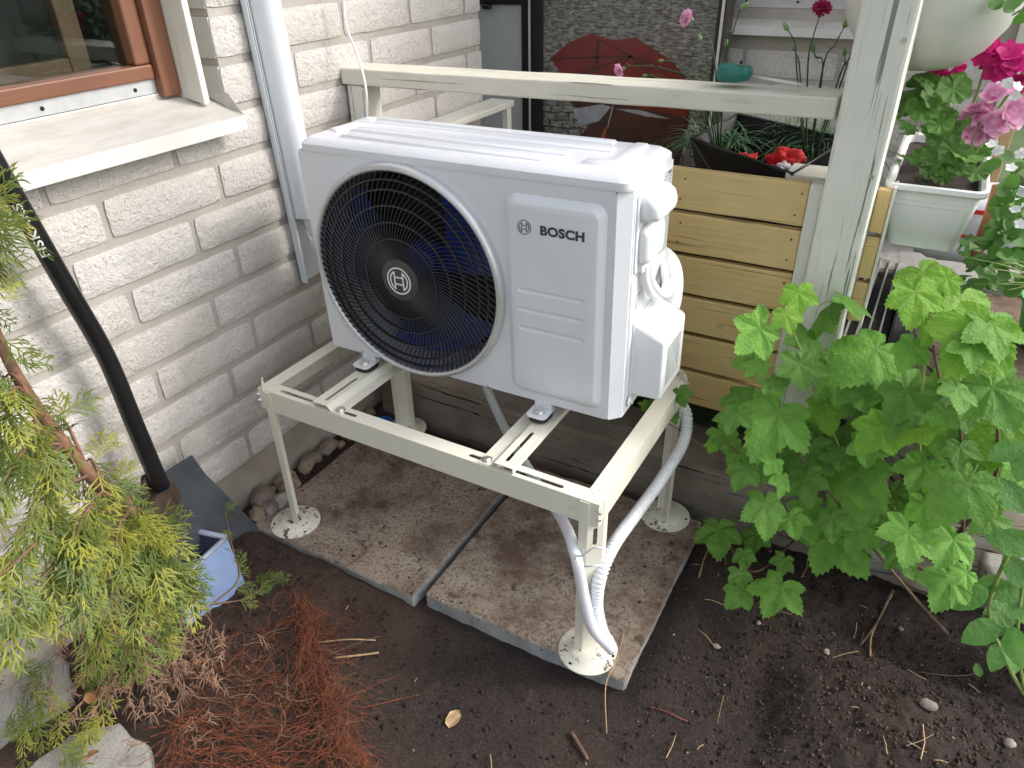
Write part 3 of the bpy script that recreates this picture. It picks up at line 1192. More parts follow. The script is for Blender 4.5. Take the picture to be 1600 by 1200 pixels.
# ------------------------------------------------------------------ stand
STAND = empty('metal_stand', 'cream powder coated metal stand under the outdoor unit', 'stand', (0, 0, 0), (0, 0, -0.0094))
X0, X1, Y0, Y1, ZT, FW, BH, TK = -0.0808, 0.8141, -0.1911, 0.3326, -0.045, 0.036, 0.058, 0.0022


def slot(cx, cy, L, w, along='x', n=5):
    P = []
    for sgn, a0 in ((1, -90), (-1, 90)):
        for k in range(n + 1):
            a = math.radians(a0 + 180 * k / n)
            P.append((cx + sgn * (L / 2 - w / 2) + w / 2 * math.cos(a), cy + w / 2 * math.sin(a)))
    if along == 'y':
        P = [(cx + (p[1] - cy), cy - (p[0] - cx)) for p in P]
    return P


def angle_beam(name, top, holes, faces):
    """top flange polygon with slots plus vertical leaf boxes"""
    parts = [poly_geo(top, holes, -TK, lambda x, y, h: Vector((x, y, ZT + h)))]
    o = gobj(name, multi(parts), 'cream_metal', STAND)
    bm = bmesh.new()
    bm.from_mesh(o.data)
    for (xa, xb, ya, yb) in faces:
        b2 = box_bm(xa, xb, ya, yb, ZT - BH, ZT - 0.0004, 0.0007)
        t = bpy.data.meshes.new('t')
        b2.to_mesh(t)
        b2.free()
        bm.from_mesh(t)
        bpy.data.meshes.remove(t)
    bm.to_mesh(o.data)
    bm.free()
    return o


e = 0.0006
sl_front = [slot(0.030, Y0 + 0.017, 0.105, 0.010), slot(0.187, Y0 + 0.017, 0.05, 0.010), slot(0.537, Y0 + 0.017, 0.05, 0.010), slot(0.664, Y0 + 0.015, 0.135, 0.010)]
angle_beam('front_beam', [(X0 + e, Y0), (X1 - e, Y0), (X1 - FW - e, Y0 + FW), (X0 + FW + e, Y0 + FW)], sl_front, [(X0, X1, Y0 - 0.0002, Y0 + TK)])
angle_beam('rear_beam', [(X0 + e, Y1), (X0 + FW + e, Y1 - FW), (X1 - FW - e, Y1 - FW), (X1 - e, Y1)], [slot(0.09, Y1 - 0.018, 0.12, 0.01), slot(0.66, Y1 - 0.018, 0.12, 0.01)], [(X0, X1, Y1 - TK, Y1 + 0.0002)])
angle_beam('side_beam', [(X0, Y0 + e), (X0 + FW, Y0 + FW + e), (X0 + FW, Y1 - FW - e), (X0, Y1 - e)], [], [(X0 - 0.0002, X0 + TK, Y0 + 0.003, Y1 - 0.003)])
angle_beam('side_beam', [(X1, Y0 + e), (X1, Y1 - e), (X1 - FW, Y1 - FW - e), (X1 - FW, Y0 + FW + e)], [], [(X1 - TK, X1 + 0.0002, Y0 + 0.003, Y1 - 0.003)])


def leg(cx, cy, sx, sy, tab=False):
    """folded three-face leg round the outside of a stand corner, on a dished foot plate"""
    o = 0.0030
    pts = [(cx - sx * 0.040, cy + sy * o), (cx - sx * 0.021, cy + sy * o), (cx + sx * o, cy - sy * 0.021), (cx + sx * o, cy - sy * 0.040)]
    # inner offset
    inn = [(cx - sx * 0.040, cy + sy * (o - 0.0026)), (cx - sx * 0.0221, cy + sy * (o - 0.0026)), (cx + sx * (o - 0.0026), cy - sy * 0.0221), (cx + sx * (o - 0.0026), cy - sy * 0.040)]
    outer = pts + inn[::-1]
    parts = [poly_geo([pts[0], pts[1], inn[1], inn[0]], (), ZT - 0.003 - SLAB_Z - 0.006, lambda x, y, h: Vector((x, y, SLAB_Z + 0.006 + h))),
             poly_geo([pts[2], pts[3], inn[3], inn[2]], (), ZT - 0.003 - SLAB_Z - 0.006, lambda x, y, h: Vector((x, y, SLAB_Z + 0.006 + h)))]
    a = Vector((pts[1][0], pts[1][1], 0))
    c_ = Vector((pts[2][0], pts[2][1], 0))
    L = (c_ - a).length
    d = (c_ - a) / L
    nrm = Vector((sx, sy, 0)).normalized()
    ztop = ZT - 0.004 + (0.022 if tab else 0)
    H = ztop - SLAB_Z - 0.006
    zz = lambda w: w - SLAB_Z - 0.006
    holes = [slot(L / 2, zz(-0.137), 0.046, 0.0095, 'y'), slot(L / 2, zz(-0.083), 0.03, 0.008, 'y')]
    parts.append(poly_geo([(0, 0), (L, 0), (L, H), (0, H)], holes, 0.0026, lambda x, y, h: a + d * x + Vector((0, 0, SLAB_Z + 0.006 + y)) - nrm * h))
    lg = gobj('leg', multi(parts), 'cream_metal', STAND)
    mid = (a + c_) / 2
    fc = Vector((cx - sx * 0.012, cy - sy * 0.012, SLAB_Z))
    prof = [(0.0005, 0.010), (0.036, 0.010), (0.043, 0.006), (0.046, 0.0035), (0.064, 0.003), (0.066, 0.0018), (0.066, 0.0002), (0.0005, 0.0002)]
    V, F = lathe_geo(prof, 48, 2, fc)
    fp = gobj('foot_plate', (V, F), 'cream_dirty', lg, angle=40)
    for k in range(3):
        an = math.radians(100 + 120 * k + (30 if sx > 0 else 0))
        q = fc + Vector((math.cos(an) * 0.055, math.sin(an) * 0.055, 0.0033))
        gobj('fixing_hole', lathe_geo([(0.0002, 0), (0.0042, 0), (0.0042, -0.002)], 12, 2, q), 'inside_black', lg)
    for zb in (-0.062, -0.079):
        hexbolt('nut', mid + Vector((0, 0, zb)) + nrm * 0.0002, nrm, lg, r=0.0075, h=0.007, dome=True)
    return lg


leg(X0, Y0, -1, -1, tab=True)
leg(X1, Y0, 1, -1)
leg(X1, Y1, 1, 1, tab=True)
leg(X0, Y1, -1, 1)


def cross_rail(xc, sgn):
    """hat rail: high flat with a slot, slope, low flange bolted to the beams. sgn=+1 puts the flange on the +x side"""
    zu, zl, t = 0.0145, 0.0024, 0.0022
    ya, yb = Y0 + 0.002, Y1 - 0.002
    u = lambda x: xc + sgn * x
    hl = [slot(u(0.0), Y0 + 0.075, 0.115, 0.009, 'y'), slot(u(0.0), Y1 - 0.075, 0.115, 0.009, 'y')]
    up = [(u(-0.022), ya), (u(0.018), ya), (u(0.018), yb), (u(-0.022), yb)]
    parts = [poly_geo(up, hl, -t, lambda x, y, h: Vector((x, y, ZT + zu + h)))]
    pr = [(0.018, zu), (0.028, zl + 0.002), (0.031, zl), (0.058, zl)]
    pl = [(-0.022, zu - t - 0.0001), (-0.022, 0.0008), (-0.024, 0.0008), (-0.024, zu)]
    rp = [(u(x), z) for x, z in pr] + [(u(x) - sgn * 0.0006, z - t) for x, z in reversed(pr)]
    parts.append(poly_geo(rp, (), yb - ya, lambda x, z, h: Vector((x, ya + h, ZT + z))))
    parts.append(poly_geo([(u(x), z) for x, z in pl], (), yb - ya, lambda x, z, h: Vector((x, ya + h, ZT + z))))
    o = gobj('cross_rail', multi(parts), 'cream_metal', STAND)
    for yy in (Y0 + 0.017, Y1 - 0.017):
        hexbolt('bolt', (u(0.045), yy, ZT + zl + 0.0002), (0, 0, 1), o, r=0.0085, h=0.005)
    return o


cross_rail(0.121, 1)
cross_rail(0.601, -1)

# ------------------------------------------------------------------ outdoor unit
W, H, D, CH = 0.765, 0.4847, 0.2335, 0.0231
UNIT = empty('outdoor_unit', 'white outdoor heat pump unit with round black fan grille on the cream stand', 'heat pump', (0, 0, 0), (0.0158, -0.008, 0))
FC = (0.262, 0.238)     # fan centre x,z
FR_ = 0.2305
# front panel with the fan opening
out = rrect(0.0, W - CH, 0.0, H - 0.001, 0.006, 3)
V, F = poly_geo(out, [circ(FC[0], FC[1], 0.2375, 72)], 0.003, lambda x, z, h: Vector((x, h, z)))
gobj('front_panel', (V, F), 'unit_white', UNIT, angle=30)
# folded cabinet: right chamfer + side, back, left side, base
pl_ = [(W - CH + 0.0005, 0.0005), (W - 0.0005, CH - 0.0003), (W, CH + 0.002), (W, D), (0.0, D), (0.0, 0.0035)]
pin = [(x, y) for x, y in [(0.002, 0.0035), (0.002, D - 0.002), (W - 0.002, D - 0.002), (W - 0.002, CH + 0.003), (W - CH + 0.0005, 0.0035)]]
V, F = poly_geo(pl_ + pin, (), H - 0.001, lambda x, y, h: Vector((x, y, h)))
gobj('cabinet', (V, F), 'unit_white', UNIT)
V, F = poly_geo([(0.003, 0.0045), (W - CH, 0.0045), (W - 0.003, CH + 0.002), (W - 0.003, D - 0.003), (0.003, D - 0.003)], (), 0.003, lambda x, y, h: Vector((x, y, 0.001 + h)))
gobj('base_pan', (V, F), 'unit_white', UNIT)
# side seam strips
for yy, z0, z1 in ((CH + 0.006, 0.01, 0.46), (CH + 0.012, 0.05, 0.30)):
    box('side_seam', W, W + 0.0012, yy, yy + 0.0016, z0, z1, 'unit_white', UNIT, bev=0.0004)
# lid: drooping rim, bevel, pressed tracks
zb = H - 0.0005


def ringpts(x0, x1, y0, y1, r, z, n=5, chx=0.0):
    return [Vector((x, y, z)) for x, y in rrect(x0, x1, y0, y1, r, n)]


lx0, lx1, ly0, ly1 = 0.004, W + 0.001, -0.001, D + 0.002
rings = [ringpts(lx0, lx1, ly0, ly1, 0.022, zb), ringpts(lx0 - 0.0005, lx1 + 0.0005, ly0 - 0.0005, ly1 + 0.0005, 0.022, zb + 0.004),
         ringpts(lx0 + 0.0005, lx1 - 0.0005, ly0 + 0.0005, ly1 - 0.0005, 0.022, zb + 0.015), ringpts(lx0 + 0.004, lx1 - 0.004, ly0 + 0.004, ly1 - 0.004, 0.021, zb + 0.0185),
         ringpts(lx0 + 0.016, lx1 - 0.016, ly0 + 0.016, ly1 - 0.014, 0.018, zb + 0.0255), ringpts(lx0 + 0.020, lx1 - 0.020, ly0 + 0.020, ly1 - 0.017, 0.017, zb + 0.0265)]
lid = gobj('lid', loft_geo(rings, True, True), 'unit_white', UNIT, angle=25)
ZL = zb + 0.0265


def ridge(name, pts, w, h, par, mat='unit_white'):
    """pressed ridge along a 2-D path: flat crown, soft flanks"""
    P = [Vector((p[0], p[1])) for p in pts]
    L = []
    Rr = []
    n = len(P)
    offs = []
    for i in range(n):
        d0 = (P[i] - P[i - 1]).normalized() if i else (P[1] - P[0]).normalized()
        d1 = (P[i + 1] - P[i]).normalized() if i < n - 1 else d0
        nn = Vector((-(d0 + d1).y, (d0 + d1).x)).normalized()
        k = 1 / max(0.4, nn.dot(Vector((-d0.y, d0.x))))
        offs.append(nn * k)

    def outline(hw, ext):
        a = []
        for i in range(n):
            p = P[i]
            if i == 0:
                p = p - (P[1] - P[0]).normalized() * ext
            if i == n - 1:
                p = p + (P[-1] - P[-2]).normalized() * ext
            a.append((p + offs[i] * hw, p - offs[i] * hw))
        return [q[0] for q in a] + [q[1] for q in reversed(a)]
    rings = []
    for hw, ex, z in ((w / 2 + 0.006, 0.006, -0.0006), (w / 2 + 0.0045, 0.0045, h * 0.12), (w / 2 + 0.001, 0.001, h * 0.9), (w / 2 - 0.001, -0.001, h)):
        rings.append([Vector((q.x, q.y, ZL + z)) for q in outline(hw, ex)])
    return gobj(name, loft_geo(rings, False, True), mat, par, angle=40)


ridge('lid_ridge', [(0.075, 0.200), (0.650, 0.200)], 0.016, 0.006, lid)
ridge('lid_ridge', [(0.045, 0.075), (0.060, 0.135), (0.085, 0.150), (0.668, 0.150)], 0.020, 0.006, lid)
ridge('lid_ridge', [(0.085, 0.100), (0.60, 0.100)], 0.024, 0.006, lid)
ridge('lid_ridge', [(0.100, 0.047), (0.570, 0.047)], 0.018, 0.006, lid)
ridge('lid_ridge', [(0.655, 0.060), (0.700, 0.060), (0.708, 0.075), (0.708, 0.205)], 0.020, 0.006, lid)
ridge('lid_ridge', [(0.05, 0.188), (0.05, 0.203)], 0.014, 0.0045, lid)

# fan ring
prof = [(0.2475, 0.001), (0.2475, -0.004), (0.2455, -0.014), (0.2420, -0.0195), (0.2375, -0.0205), (0.2335, -0.0180), (0.2310, -0.013), (0.2300, 0.012), (0.2375, 0.012)]
V, F = lathe_geo(prof, 128, 1, (FC[0], 0, FC[1]))
gobj('fan_ring', (V, F), 'silver_ring', UNIT, angle=50)
# shroud, and a disc with the interior's shade painted black
V, F = lathe_geo([(0.2298, 0.012), (0.2285, 0.03), (0.226, 0.11)], 96, 1, (FC[0], 0, FC[1]))
gobj('fan_shroud', (V, F), 'shroud_grey', UNIT, smooth=True)
V, F = lathe_geo([(0.226, 0.1101), (0.0005, 0.112)], 64, 1, (FC[0], 0, FC[1]))
gobj('dark_backing', (V, F), 'inside_black', UNIT)
# fan
fan = gobj('fan', lathe_geo([(0.0005, 0.025), (0.045, 0.026), (0.055, 0.032), (0.056, 0.085)], 48, 1, (FC[0], 0, FC[1])), 'fan_blue', UNIT, angle=40)
for k in range(3):
    V = []
    F = []
    nr, na = 8, 12
    for i in range(nr + 1):
        r = 0.052 + (0.214 - 0.052) * i / nr
        sp = 0.55 + 0.85 * (i / nr) ** 0.8
        for j in range(na + 1):
            a = 2 * PI * k / 3 + 0.5 + 0.30 * i / nr + sp * (j / na - 0.5)
            y = 0.03 + 0.055 * (j / na) + 0.004 * math.sin(PI * j / na)
            V.append((FC[0] + r * math.cos(a), y, FC[1] + r * math.sin(a)))
    for i in range(nr):
        for j in range(na):
            a = i * (na + 1) + j
            F.append((a, a + 1, a + na + 2, a + na + 1))
    gobj('fan_blade', (V, F), 'fan_blue', fan, smooth=True, fix=False)
# grille: curved spokes and concentric rings
gy = lambda r: -0.0185 - 0.010 * (1 - (r / FR_) ** 2)
NS = 96
V = []
F = []
for s in range(NS):
    a0 = 2 * PI * s / NS
    base = len(V)
    ns = 9
    for i in range(ns + 1):
        r = 0.044 + (0.2315 - 0.044) * i / ns
        a = a0 - 0.50 * ((r - 0.044) / 0.187) ** 1.3
        ca, sa = math.cos(a), math.sin(a)
        w = 0.00075
        for dw, dy in ((-w, 0), (w, 0), (w, 0.0055), (-w, 0.0055)):
            V.append((FC[0] + r * ca - sa * dw, gy(r) + dy, FC[1] + r * sa + ca * dw))
    for i in range(ns):
        for k in range(4):
            k2 = (k + 1) % 4
            F.append((base + i * 4 + k, base + i * 4 + k2, base + i * 4 + 4 + k2, base + i * 4 + 4 + k))
gs = link('grille_spokes', npmesh('grille_spokes', V, F), 'grille_black', UNIT)
tag(gs, kind='stuff')
for r in (0.0925, 0.128, 0.163, 0.196, 0.2165):
    V, F = lathe_geo([(r - 0.0014, gy(r) - 0.001), (r + 0.0014, gy(r) - 0.001), (r + 0.0014, gy(r) + 0.006), (r - 0.0014, gy(r) + 0.006)], 96, 1, (FC[0], 0, FC[1]), closed=True)
    gobj('grille_ring', (V, F), 'grille_black', UNIT)
yb = gy(0) - 0.001
badge = gobj('badge', lathe_geo([(0.0005, yb - 0.003), (0.040, yb - 0.0025), (0.0475, yb), (0.048, yb + 0.008)], 64, 1, (FC[0], 0, FC[1])), 'badge', UNIT, angle=40)


def emblem(par, cx, cz, y, R, lw, mat):
    """ring round an armature: two half-moon pole pieces joined by a bar"""
    to3 = lambda x, z, h: Vector((cx + x * R, y - h, cz + z * R))
    geo = [poly_geo(circ(0, 0, 1.0, 64), [circ(0, 0, 1.0 - lw, 64)], 0.0006, to3)]
    gobj('emblem_ring', multi(geo), mat, par)
    for s in (-1, 1):
        def half(r, xin, zmax):
            P = []
            a1 = math.asin(min(0.999, zmax / r))
            for k in range(17):
                a = -a1 + 2 * a1 * k / 16
                P.append((s * r * math.cos(a), r * math.sin(a)))
            P += [(s * xin, zmax), (s * xin, -zmax)]
            return P
        o_ = half(0.76, 0.30, 0.68)
        i_ = half(0.76 - lw * 1.0, 0.30 + lw * 1.0, 0.68 - lw * 2.0)
        gobj('emblem_pole', poly_geo(o_, [i_], 0.0006, to3), mat, par)
    for z in (0.25, -0.25):
        P = [(-0.31, z - lw / 2), (0.31, z - lw / 2), (0.31, z + lw / 2), (-0.31, z + lw / 2)]
        gobj('emblem_bar', poly_geo(P, (), 0.00055, to3), mat, par)


emblem(badge, FC[0], FC[1], yb - 0.0032, 0.0315, 0.105, 'mark_white')

# raised service panel
sx0, sx1, sz0, sz1 = 0.516, 0.727, 0.020, 0.458
hp = 0.0125


def rr3(x0, x1, z0, z1, r, y):
    return [Vector((x, y, z)) for x, z in rrect(x0, x1, z0, z1, r, 7)]


inner = rrect(sx0 + 0.0165, sx1 - 0.0165, sz0 + 0.0165, sz1 - 0.0165, 0.013, 7)
rings = [rr3(sx0, sx1, sz0, sz1, 0.026, -0.0003), rr3(sx0 + 0.003, sx1 - 0.003, sz0 + 0.003, sz1 - 0.003, 0.025, -0.003), rr3(sx0 + 0.0125, sx1 - 0.0125, sz0 + 0.0125, sz1 - 0.0125, 0.017, -hp + 0.0015),
         [Vector((x, -hp, z)) for x, z in inner]]
grooves = []
for zc in (0.266, 0.2235, 0.181):
    grooves.append([(x, z) for x, z in slot(0.617, zc, 0.146, 0.0105, 'x', 6)])
parts = [loft_geo(rings, False, False)]
tri = tessellate_polygon([[Vector((p[0], p[1], 0)) for p in l] for l in [inner] + grooves])
flat = [p for l in [inner] + grooves for p in l]
parts.append(([Vector((x, -hp, z)) for x, z in flat], [tuple(t) for t in tri]))
for g_ in grooves:
    zc = sum(p[1] for p in g_) / len(g_)
    xc = 0.617

    def ins(k, y):
        return [Vector((xc + (x - xc) * (1 - 0.0028 * k / 0.073), y, zc + (z - zc) * (1 - 0.0020 * k / 0.00525))) for x, z in g_]
    parts.append(loft_geo([[Vector((x, -hp, z)) for x, z in g_], ins(0.5, -hp + 0.0018), ins(1.3, -hp + 0.0042), ins(2.2, -hp + 0.0050)], False, True))
Vm, Fm = multi(parts)
bm = bmesh.new()
bv = [bm.verts.new(v) for v in Vm]
for f in Fm:
    try:
        bm.faces.new([bv[i] for i in f])
    except ValueError:
        pass
bmesh.ops.remove_doubles(bm, verts=bm.verts, dist=1e-6)
bmesh.ops.recalc_face_normals(bm, faces=bm.faces)
if max(bm.faces, key=lambda f: f.calc_area()).normal.y > 0:
    bmesh.ops.reverse_faces(bm, faces=bm.faces)
sp = link('service_panel', from_bm('service_panel', bm), 'unit_white', UNIT)
sp.data.shade_smooth()
sp.data.set_sharp_from_angle(angle=math.radians(35))
emblem(sp, 0.5625, 0.3975, -hp - 0.0002, 0.0145, 0.085, 'mark_dark')
V, F = text_geo('BOSCH', 1.0, 0.05, 1.06)
xmin, xmax = min(v.x for v in V), max(v.x for v in V)
zmin, zmax = min(v.y for v in V), max(v.y for v in V)
tw, th = 0.091, 0.0195
V = [Vector((0.5965 + (v.x - xmin) / (xmax - xmin) * tw, -hp - 0.0005, 0.387 + (v.y - zmin) / (zmax - zmin) * th)) for v in V]
link('lettering', mesh('lettering', V, F), 'mark_dark', sp)
# screws on the lower edge
for xx in (0.094, 0.456):
    gobj('screw', lathe_geo([(0.0003, -0.004), (0.004, -0.003), (0.0055, 0.0)], 16, 1, (xx, -0.0003, 0.004)), 'steel', UNIT)
    V, F = poly_geo([(xx - 0.016, 0.0005), (xx - 0.009, 0.011), (xx + 0.009, 0.011), (xx + 0.016, 0.0005)], (), 0.0008, lambda x, z, h: Vector((x, -0.0002 - h, z)))
    gobj('screw_tab', (V, F), 'unit_white', UNIT)
# feet with bolts and rubber pads
for fx in (0.112, 0.592):
    for fy, s in ((-0.012, -1), (D + 0.012, 1)):
        o2 = rrect(fx - 0.024, fx + 0.024, fy - 0.030, fy + 0.030, 0.012, 4)
        ft = gobj('foot', poly_geo(o2, (), 0.003, lambda x, y, h: Vector((x, y, -0.0165 + h))), 'unit_white', UNIT)
        o3 = rrect(fx - 0.022, fx + 0.022, fy - 0.026, fy + 0.026, 0.015, 4)
        gobj('rubber_pad', poly_geo(o3, (), 0.0125, lambda x, y, h: Vector((x, y, -0.0293 + h))), 'rubber', ft)
        box('bracket', fx - 0.020, fx + 0.020, fy + 0.010, fy + 0.024, -0.0134, 0.0008, 'unit_white', ft, bev=0.001)
        hexbolt('bolt', (fx, fy - 0.008, -0.0133), (0, 0, 1), ft, r=0.0095, h=0.006)

# side handle: backing plate, hooded grip and cable box below
hx = W
hd = empty('side_handle', None, None, parent=UNIT)


def yz(pts, x):
    return [Vector((x, y, z)) for y, z in pts]


pltp = rrect(0.040, 0.170, 0.316, 0.468, 0.006, 4)
gobj('handle_plate', loft_geo([yz(pltp, hx + 0.0002), yz(pltp, hx + 0.003), yz(rrect(0.042, 0.168, 0.318, 0.466, 0.006, 4), hx + 0.004)]), 'unit_plastic', hd, angle=35)
rings = [yz(rrect(0.048, 0.166, 0.414, 0.464, 0.014, 6), hx + 0.0035), yz(rrect(0.048, 0.166, 0.414, 0.463, 0.016, 6), hx + 0.020), yz(rrect(0.052, 0.163, 0.416, 0.455, 0.016, 6), hx + 0.032), yz(rrect(0.060, 0.155, 0.420, 0.446, 0.012, 6), hx + 0.038)]
gobj('grip', loft_geo(rings), 'unit_plastic', hd, smooth=True)
rings = [yz(rrect(0.050, 0.150, 0.330, 0.406, 0.014, 6), hx + 0.0035), yz(rrect(0.050, 0.148, 0.330, 0.405, 0.014, 6), hx + 0.013), yz(rrect(0.054, 0.144, 0.334, 0.398, 0.013, 6), hx + 0.021), yz(rrect(0.062, 0.136, 0.342, 0.388, 0.012, 6), hx + 0.024)]
gobj('cable_cover', loft_geo(rings), 'unit_plastic', hd, smooth=True)
rings = [yz(rrect(0.055, 0.145, 0.313, 0.34, 0.006, 6), hx + 0.0035), yz(rrect(0.056, 0.144, 0.314, 0.34, 0.006, 6), hx + 0.012)]
gobj('cable_gland', loft_geo(rings), 'unit_plastic', hd, angle=40)
# valve cover: box with sloping top
z0, z1 = 0.034, 0.206
pr0 = [(0.060, z0), (0.060, z1 - 0.006), (0.072, z1), (0.196, z1 + 0.006), (0.200, z1), (0.200, z0)]


def vc(x, k, top):
    return [Vector((x, 0.060 + k, z0 + k)), Vector((x, 0.060 + k, z1 - 0.006 - top)), Vector((x, 0.072 + k, z1 - top)), Vector((x, 0.196 - k, z1 + 0.004 - top)), Vector((x, 0.200 - k, z1 - 0.002 - top)), Vector((x, 0.200 - k, z0 + k))]


me = mesh('valve_cover', *loft_geo([vc(hx + 0.0003, -0.004, -0.004), vc(hx + 0.003, -0.004, -0.004), vc(hx + 0.0035, 0.0, 0.0), vc(hx + 0.066, 0.002, 0.030)]))
fixn(me)
bm = bmesh.new()
bm.from_mesh(me)
bmesh.ops.bevel(bm, geom=[e_ for e_ in bm.edges if sum(v.co.x for v in e_.verts) / 2 > hx + 0.02], offset=0.007, segments=3, affect='EDGES', profile=0.5)
bm.to_mesh(me)
bm.free()
vco = link('valve_cover', me, 'unit_plastic', UNIT)
me.shade_smooth()
me.set_sharp_from_angle(angle=math.radians(38))
gobj('fixing_lug', lathe_geo([(0.0003, 0.004), (0.009, 0.004), (0.011, 0.002), (0.011, 0.0)], 20, 0, (hx + 0.0032, 0.052, 0.024)), 'unit_plastic', vco, angle=40)
gobj('fixing_lug', lathe_geo([(0.0003, 0.0045), (0.0045, 0.0045), (0.0045, 0.0)], 14, 0, (hx + 0.0072, 0.052, 0.024)), 'unit_white', vco, angle=40)
box('rating_label', hx + 0.0663, hx + 0.0667, 0.088, 0.17, 0.060, 0.150, 'label_print', vco, bev=0)
# rating labels on the side
rl = box('rating_label', hx + 0.0002, hx + 0.0007, 0.186, 0.229, 0.30, 0.470, 'label_print', UNIT, bev=0)
V, F = text_geo('BOSCH', 1.0, 0.03)
xmin, xmax = min(v.x for v in V), max(v.x for v in V)
V = [Vector((hx + 0.0010, 0.206 + (v.x - xmin) / (xmax - xmin) * 0.02, 0.4615 + v.y * 0.006)) for v in V]
link('lettering', mesh('lettering', V, F), 'mark_dark', rl)
box('warning_label', hx + 0.0002, hx + 0.0007, 0.100, 0.116, 0.268, 0.300, 'label_yellow', UNIT, bev=0)
box('rating_label', hx + 0.0002, hx + 0.0007, 0.064, 0.088, 0.232, 0.262, 'label_print', UNIT, bev=0)
# looped white cable and wrapped pipe at the side
cb = tube('cable', spline([(hx + 0.010, 0.078, 0.325), (hx + 0.012, 0.080, 0.290), (hx + 0.018, 0.105, 0.252), (hx + 0.024, 0.142, 0.234), (hx + 0.024, 0.172, 0.244), (hx + 0.016, 0.186, 0.262), (hx + 0.006, 0.205, 0.272), (hx - 0.02, 0.245, 0.275)], 8), 0.0078, 'cable_white', UNIT, n=12)
tube('cable', spline([(hx + 0.012, 0.095, 0.325), (hx + 0.016, 0.100, 0.285), (hx + 0.026, 0.130, 0.246), (hx + 0.034, 0.162, 0.232), (hx + 0.032, 0.190, 0.246), (hx + 0.022, 0.206, 0.266), (hx + 0.0, 0.240, 0.272)], 8), 0.0078, 'cable_white', UNIT, n=12)
tube('wrapped_pipe', spline([(hx + 0.026, 0.195, 0.16), (hx + 0.028, 0.212, 0.20), (hx + 0.022, 0.228, 0.238), (hx + 0.004, 0.248, 0.262), (hx - 0.03, 0.262, 0.272), (hx - 0.10, 0.264, 0.275), (hx - 0.45, 0.275, 0.33), (-0.02, 0.27, 0.3), (-0.10, 0.23, 0.25)], 8), 0.021, 'wrap_white', UNIT, n=14)

# ------------------------------------------------------------------ hoses
lx, ly = X1, Y0
HP = [at(1062, 628, 1, 0.31), at(1073, 650, 1, 0.31), at(1068, 690, 1, 0.26), at(1036, 745, 1, 0.14), at(996, 800, 1, 0.02), at(960, 850, 1, -0.12), at(938, 900, 1, -0.185), at(932, 945, 1, -0.195), at(940, 985, 1, -0.198), at(951, 1004, 1, -0.197)]
P = spline(HP, 40)
# resample evenly
S = [0.0]
for i in range(1, len(P)):
    S.append(S[-1] + (P[i] - P[i - 1]).length)
pitch = 0.0092
N = int(S[-1] / pitch * 6)
Q = []
R = []
j = 0
for i in range(N):
    s_ = S[-1] * i / (N - 1)
    while j < len(S) - 2 and S[j + 1] < s_:
        j += 1
    t = (s_ - S[j]) / max(1e-9, S[j + 1] - S[j])
    Q.append(P[j].lerp(P[j + 1], t))
    ph = (s_ / pitch) % 1
    R.append(0.0142 if ph < 0.62 else 0.0118)
con = tube('corrugated_conduit', Q, R, 'conduit', n=16)
tag(con, 'white corrugated conduit curving down past the front right stand leg', 'conduit')
DP = [at(760, 605, 1, 0.30), at(775, 640, 1, 0.25), at(800, 690, 1, 0.15), at(840, 755, 1, 0.02), at(880, 815, 1, -0.14), at(900, 870, 1, -0.213), at(912, 930, 1, -0.222), at(926, 980, 1, -0.226), at(957, 1016, 1, -0.214)]
P = spline(DP, 16)
R = [0.0122 + (0.0003 if i % 2 else -0.00035) for i in range(len(P))]
dh = tube('drain_hose', P, R, 'hose_clear', n=14)
tag(dh, 'smooth translucent drain hose tied in front of the front right stand leg', 'hose')
# cable ties
tie = tube('cable_tie', spline([at(897, 868, 1, -0.226), at(910, 868, 1, -0.236), at(928, 856, 1, -0.236), at(945, 858, 1, -0.228), at(960, 862, 1, -0.196)], 6), 0.0019, 'cable_white', dh, n=6)
box('tie_head', -0.004, 0.004, -0.003, 0.003, -0.004, 0.004, 'cable_white', dh, bev=0.001).location = at(899, 871, 1, -0.229)
tube('cable_tie', spline([at(913, 885, 1, -0.236), at(930, 884, 1, -0.236), at(945, 884, 1, -0.212)], 6), 0.0019, 'cable_white', dh, n=6)
tube('cable_tie', [at(1054, 641, 1, 0.30), at(1062, 643, 1, 0.295), at(1079, 641, 1, 0.295)], 0.002, 'cable_white', con, n=6)

# ------------------------------------------------------------------ slabs, sleeper, stones


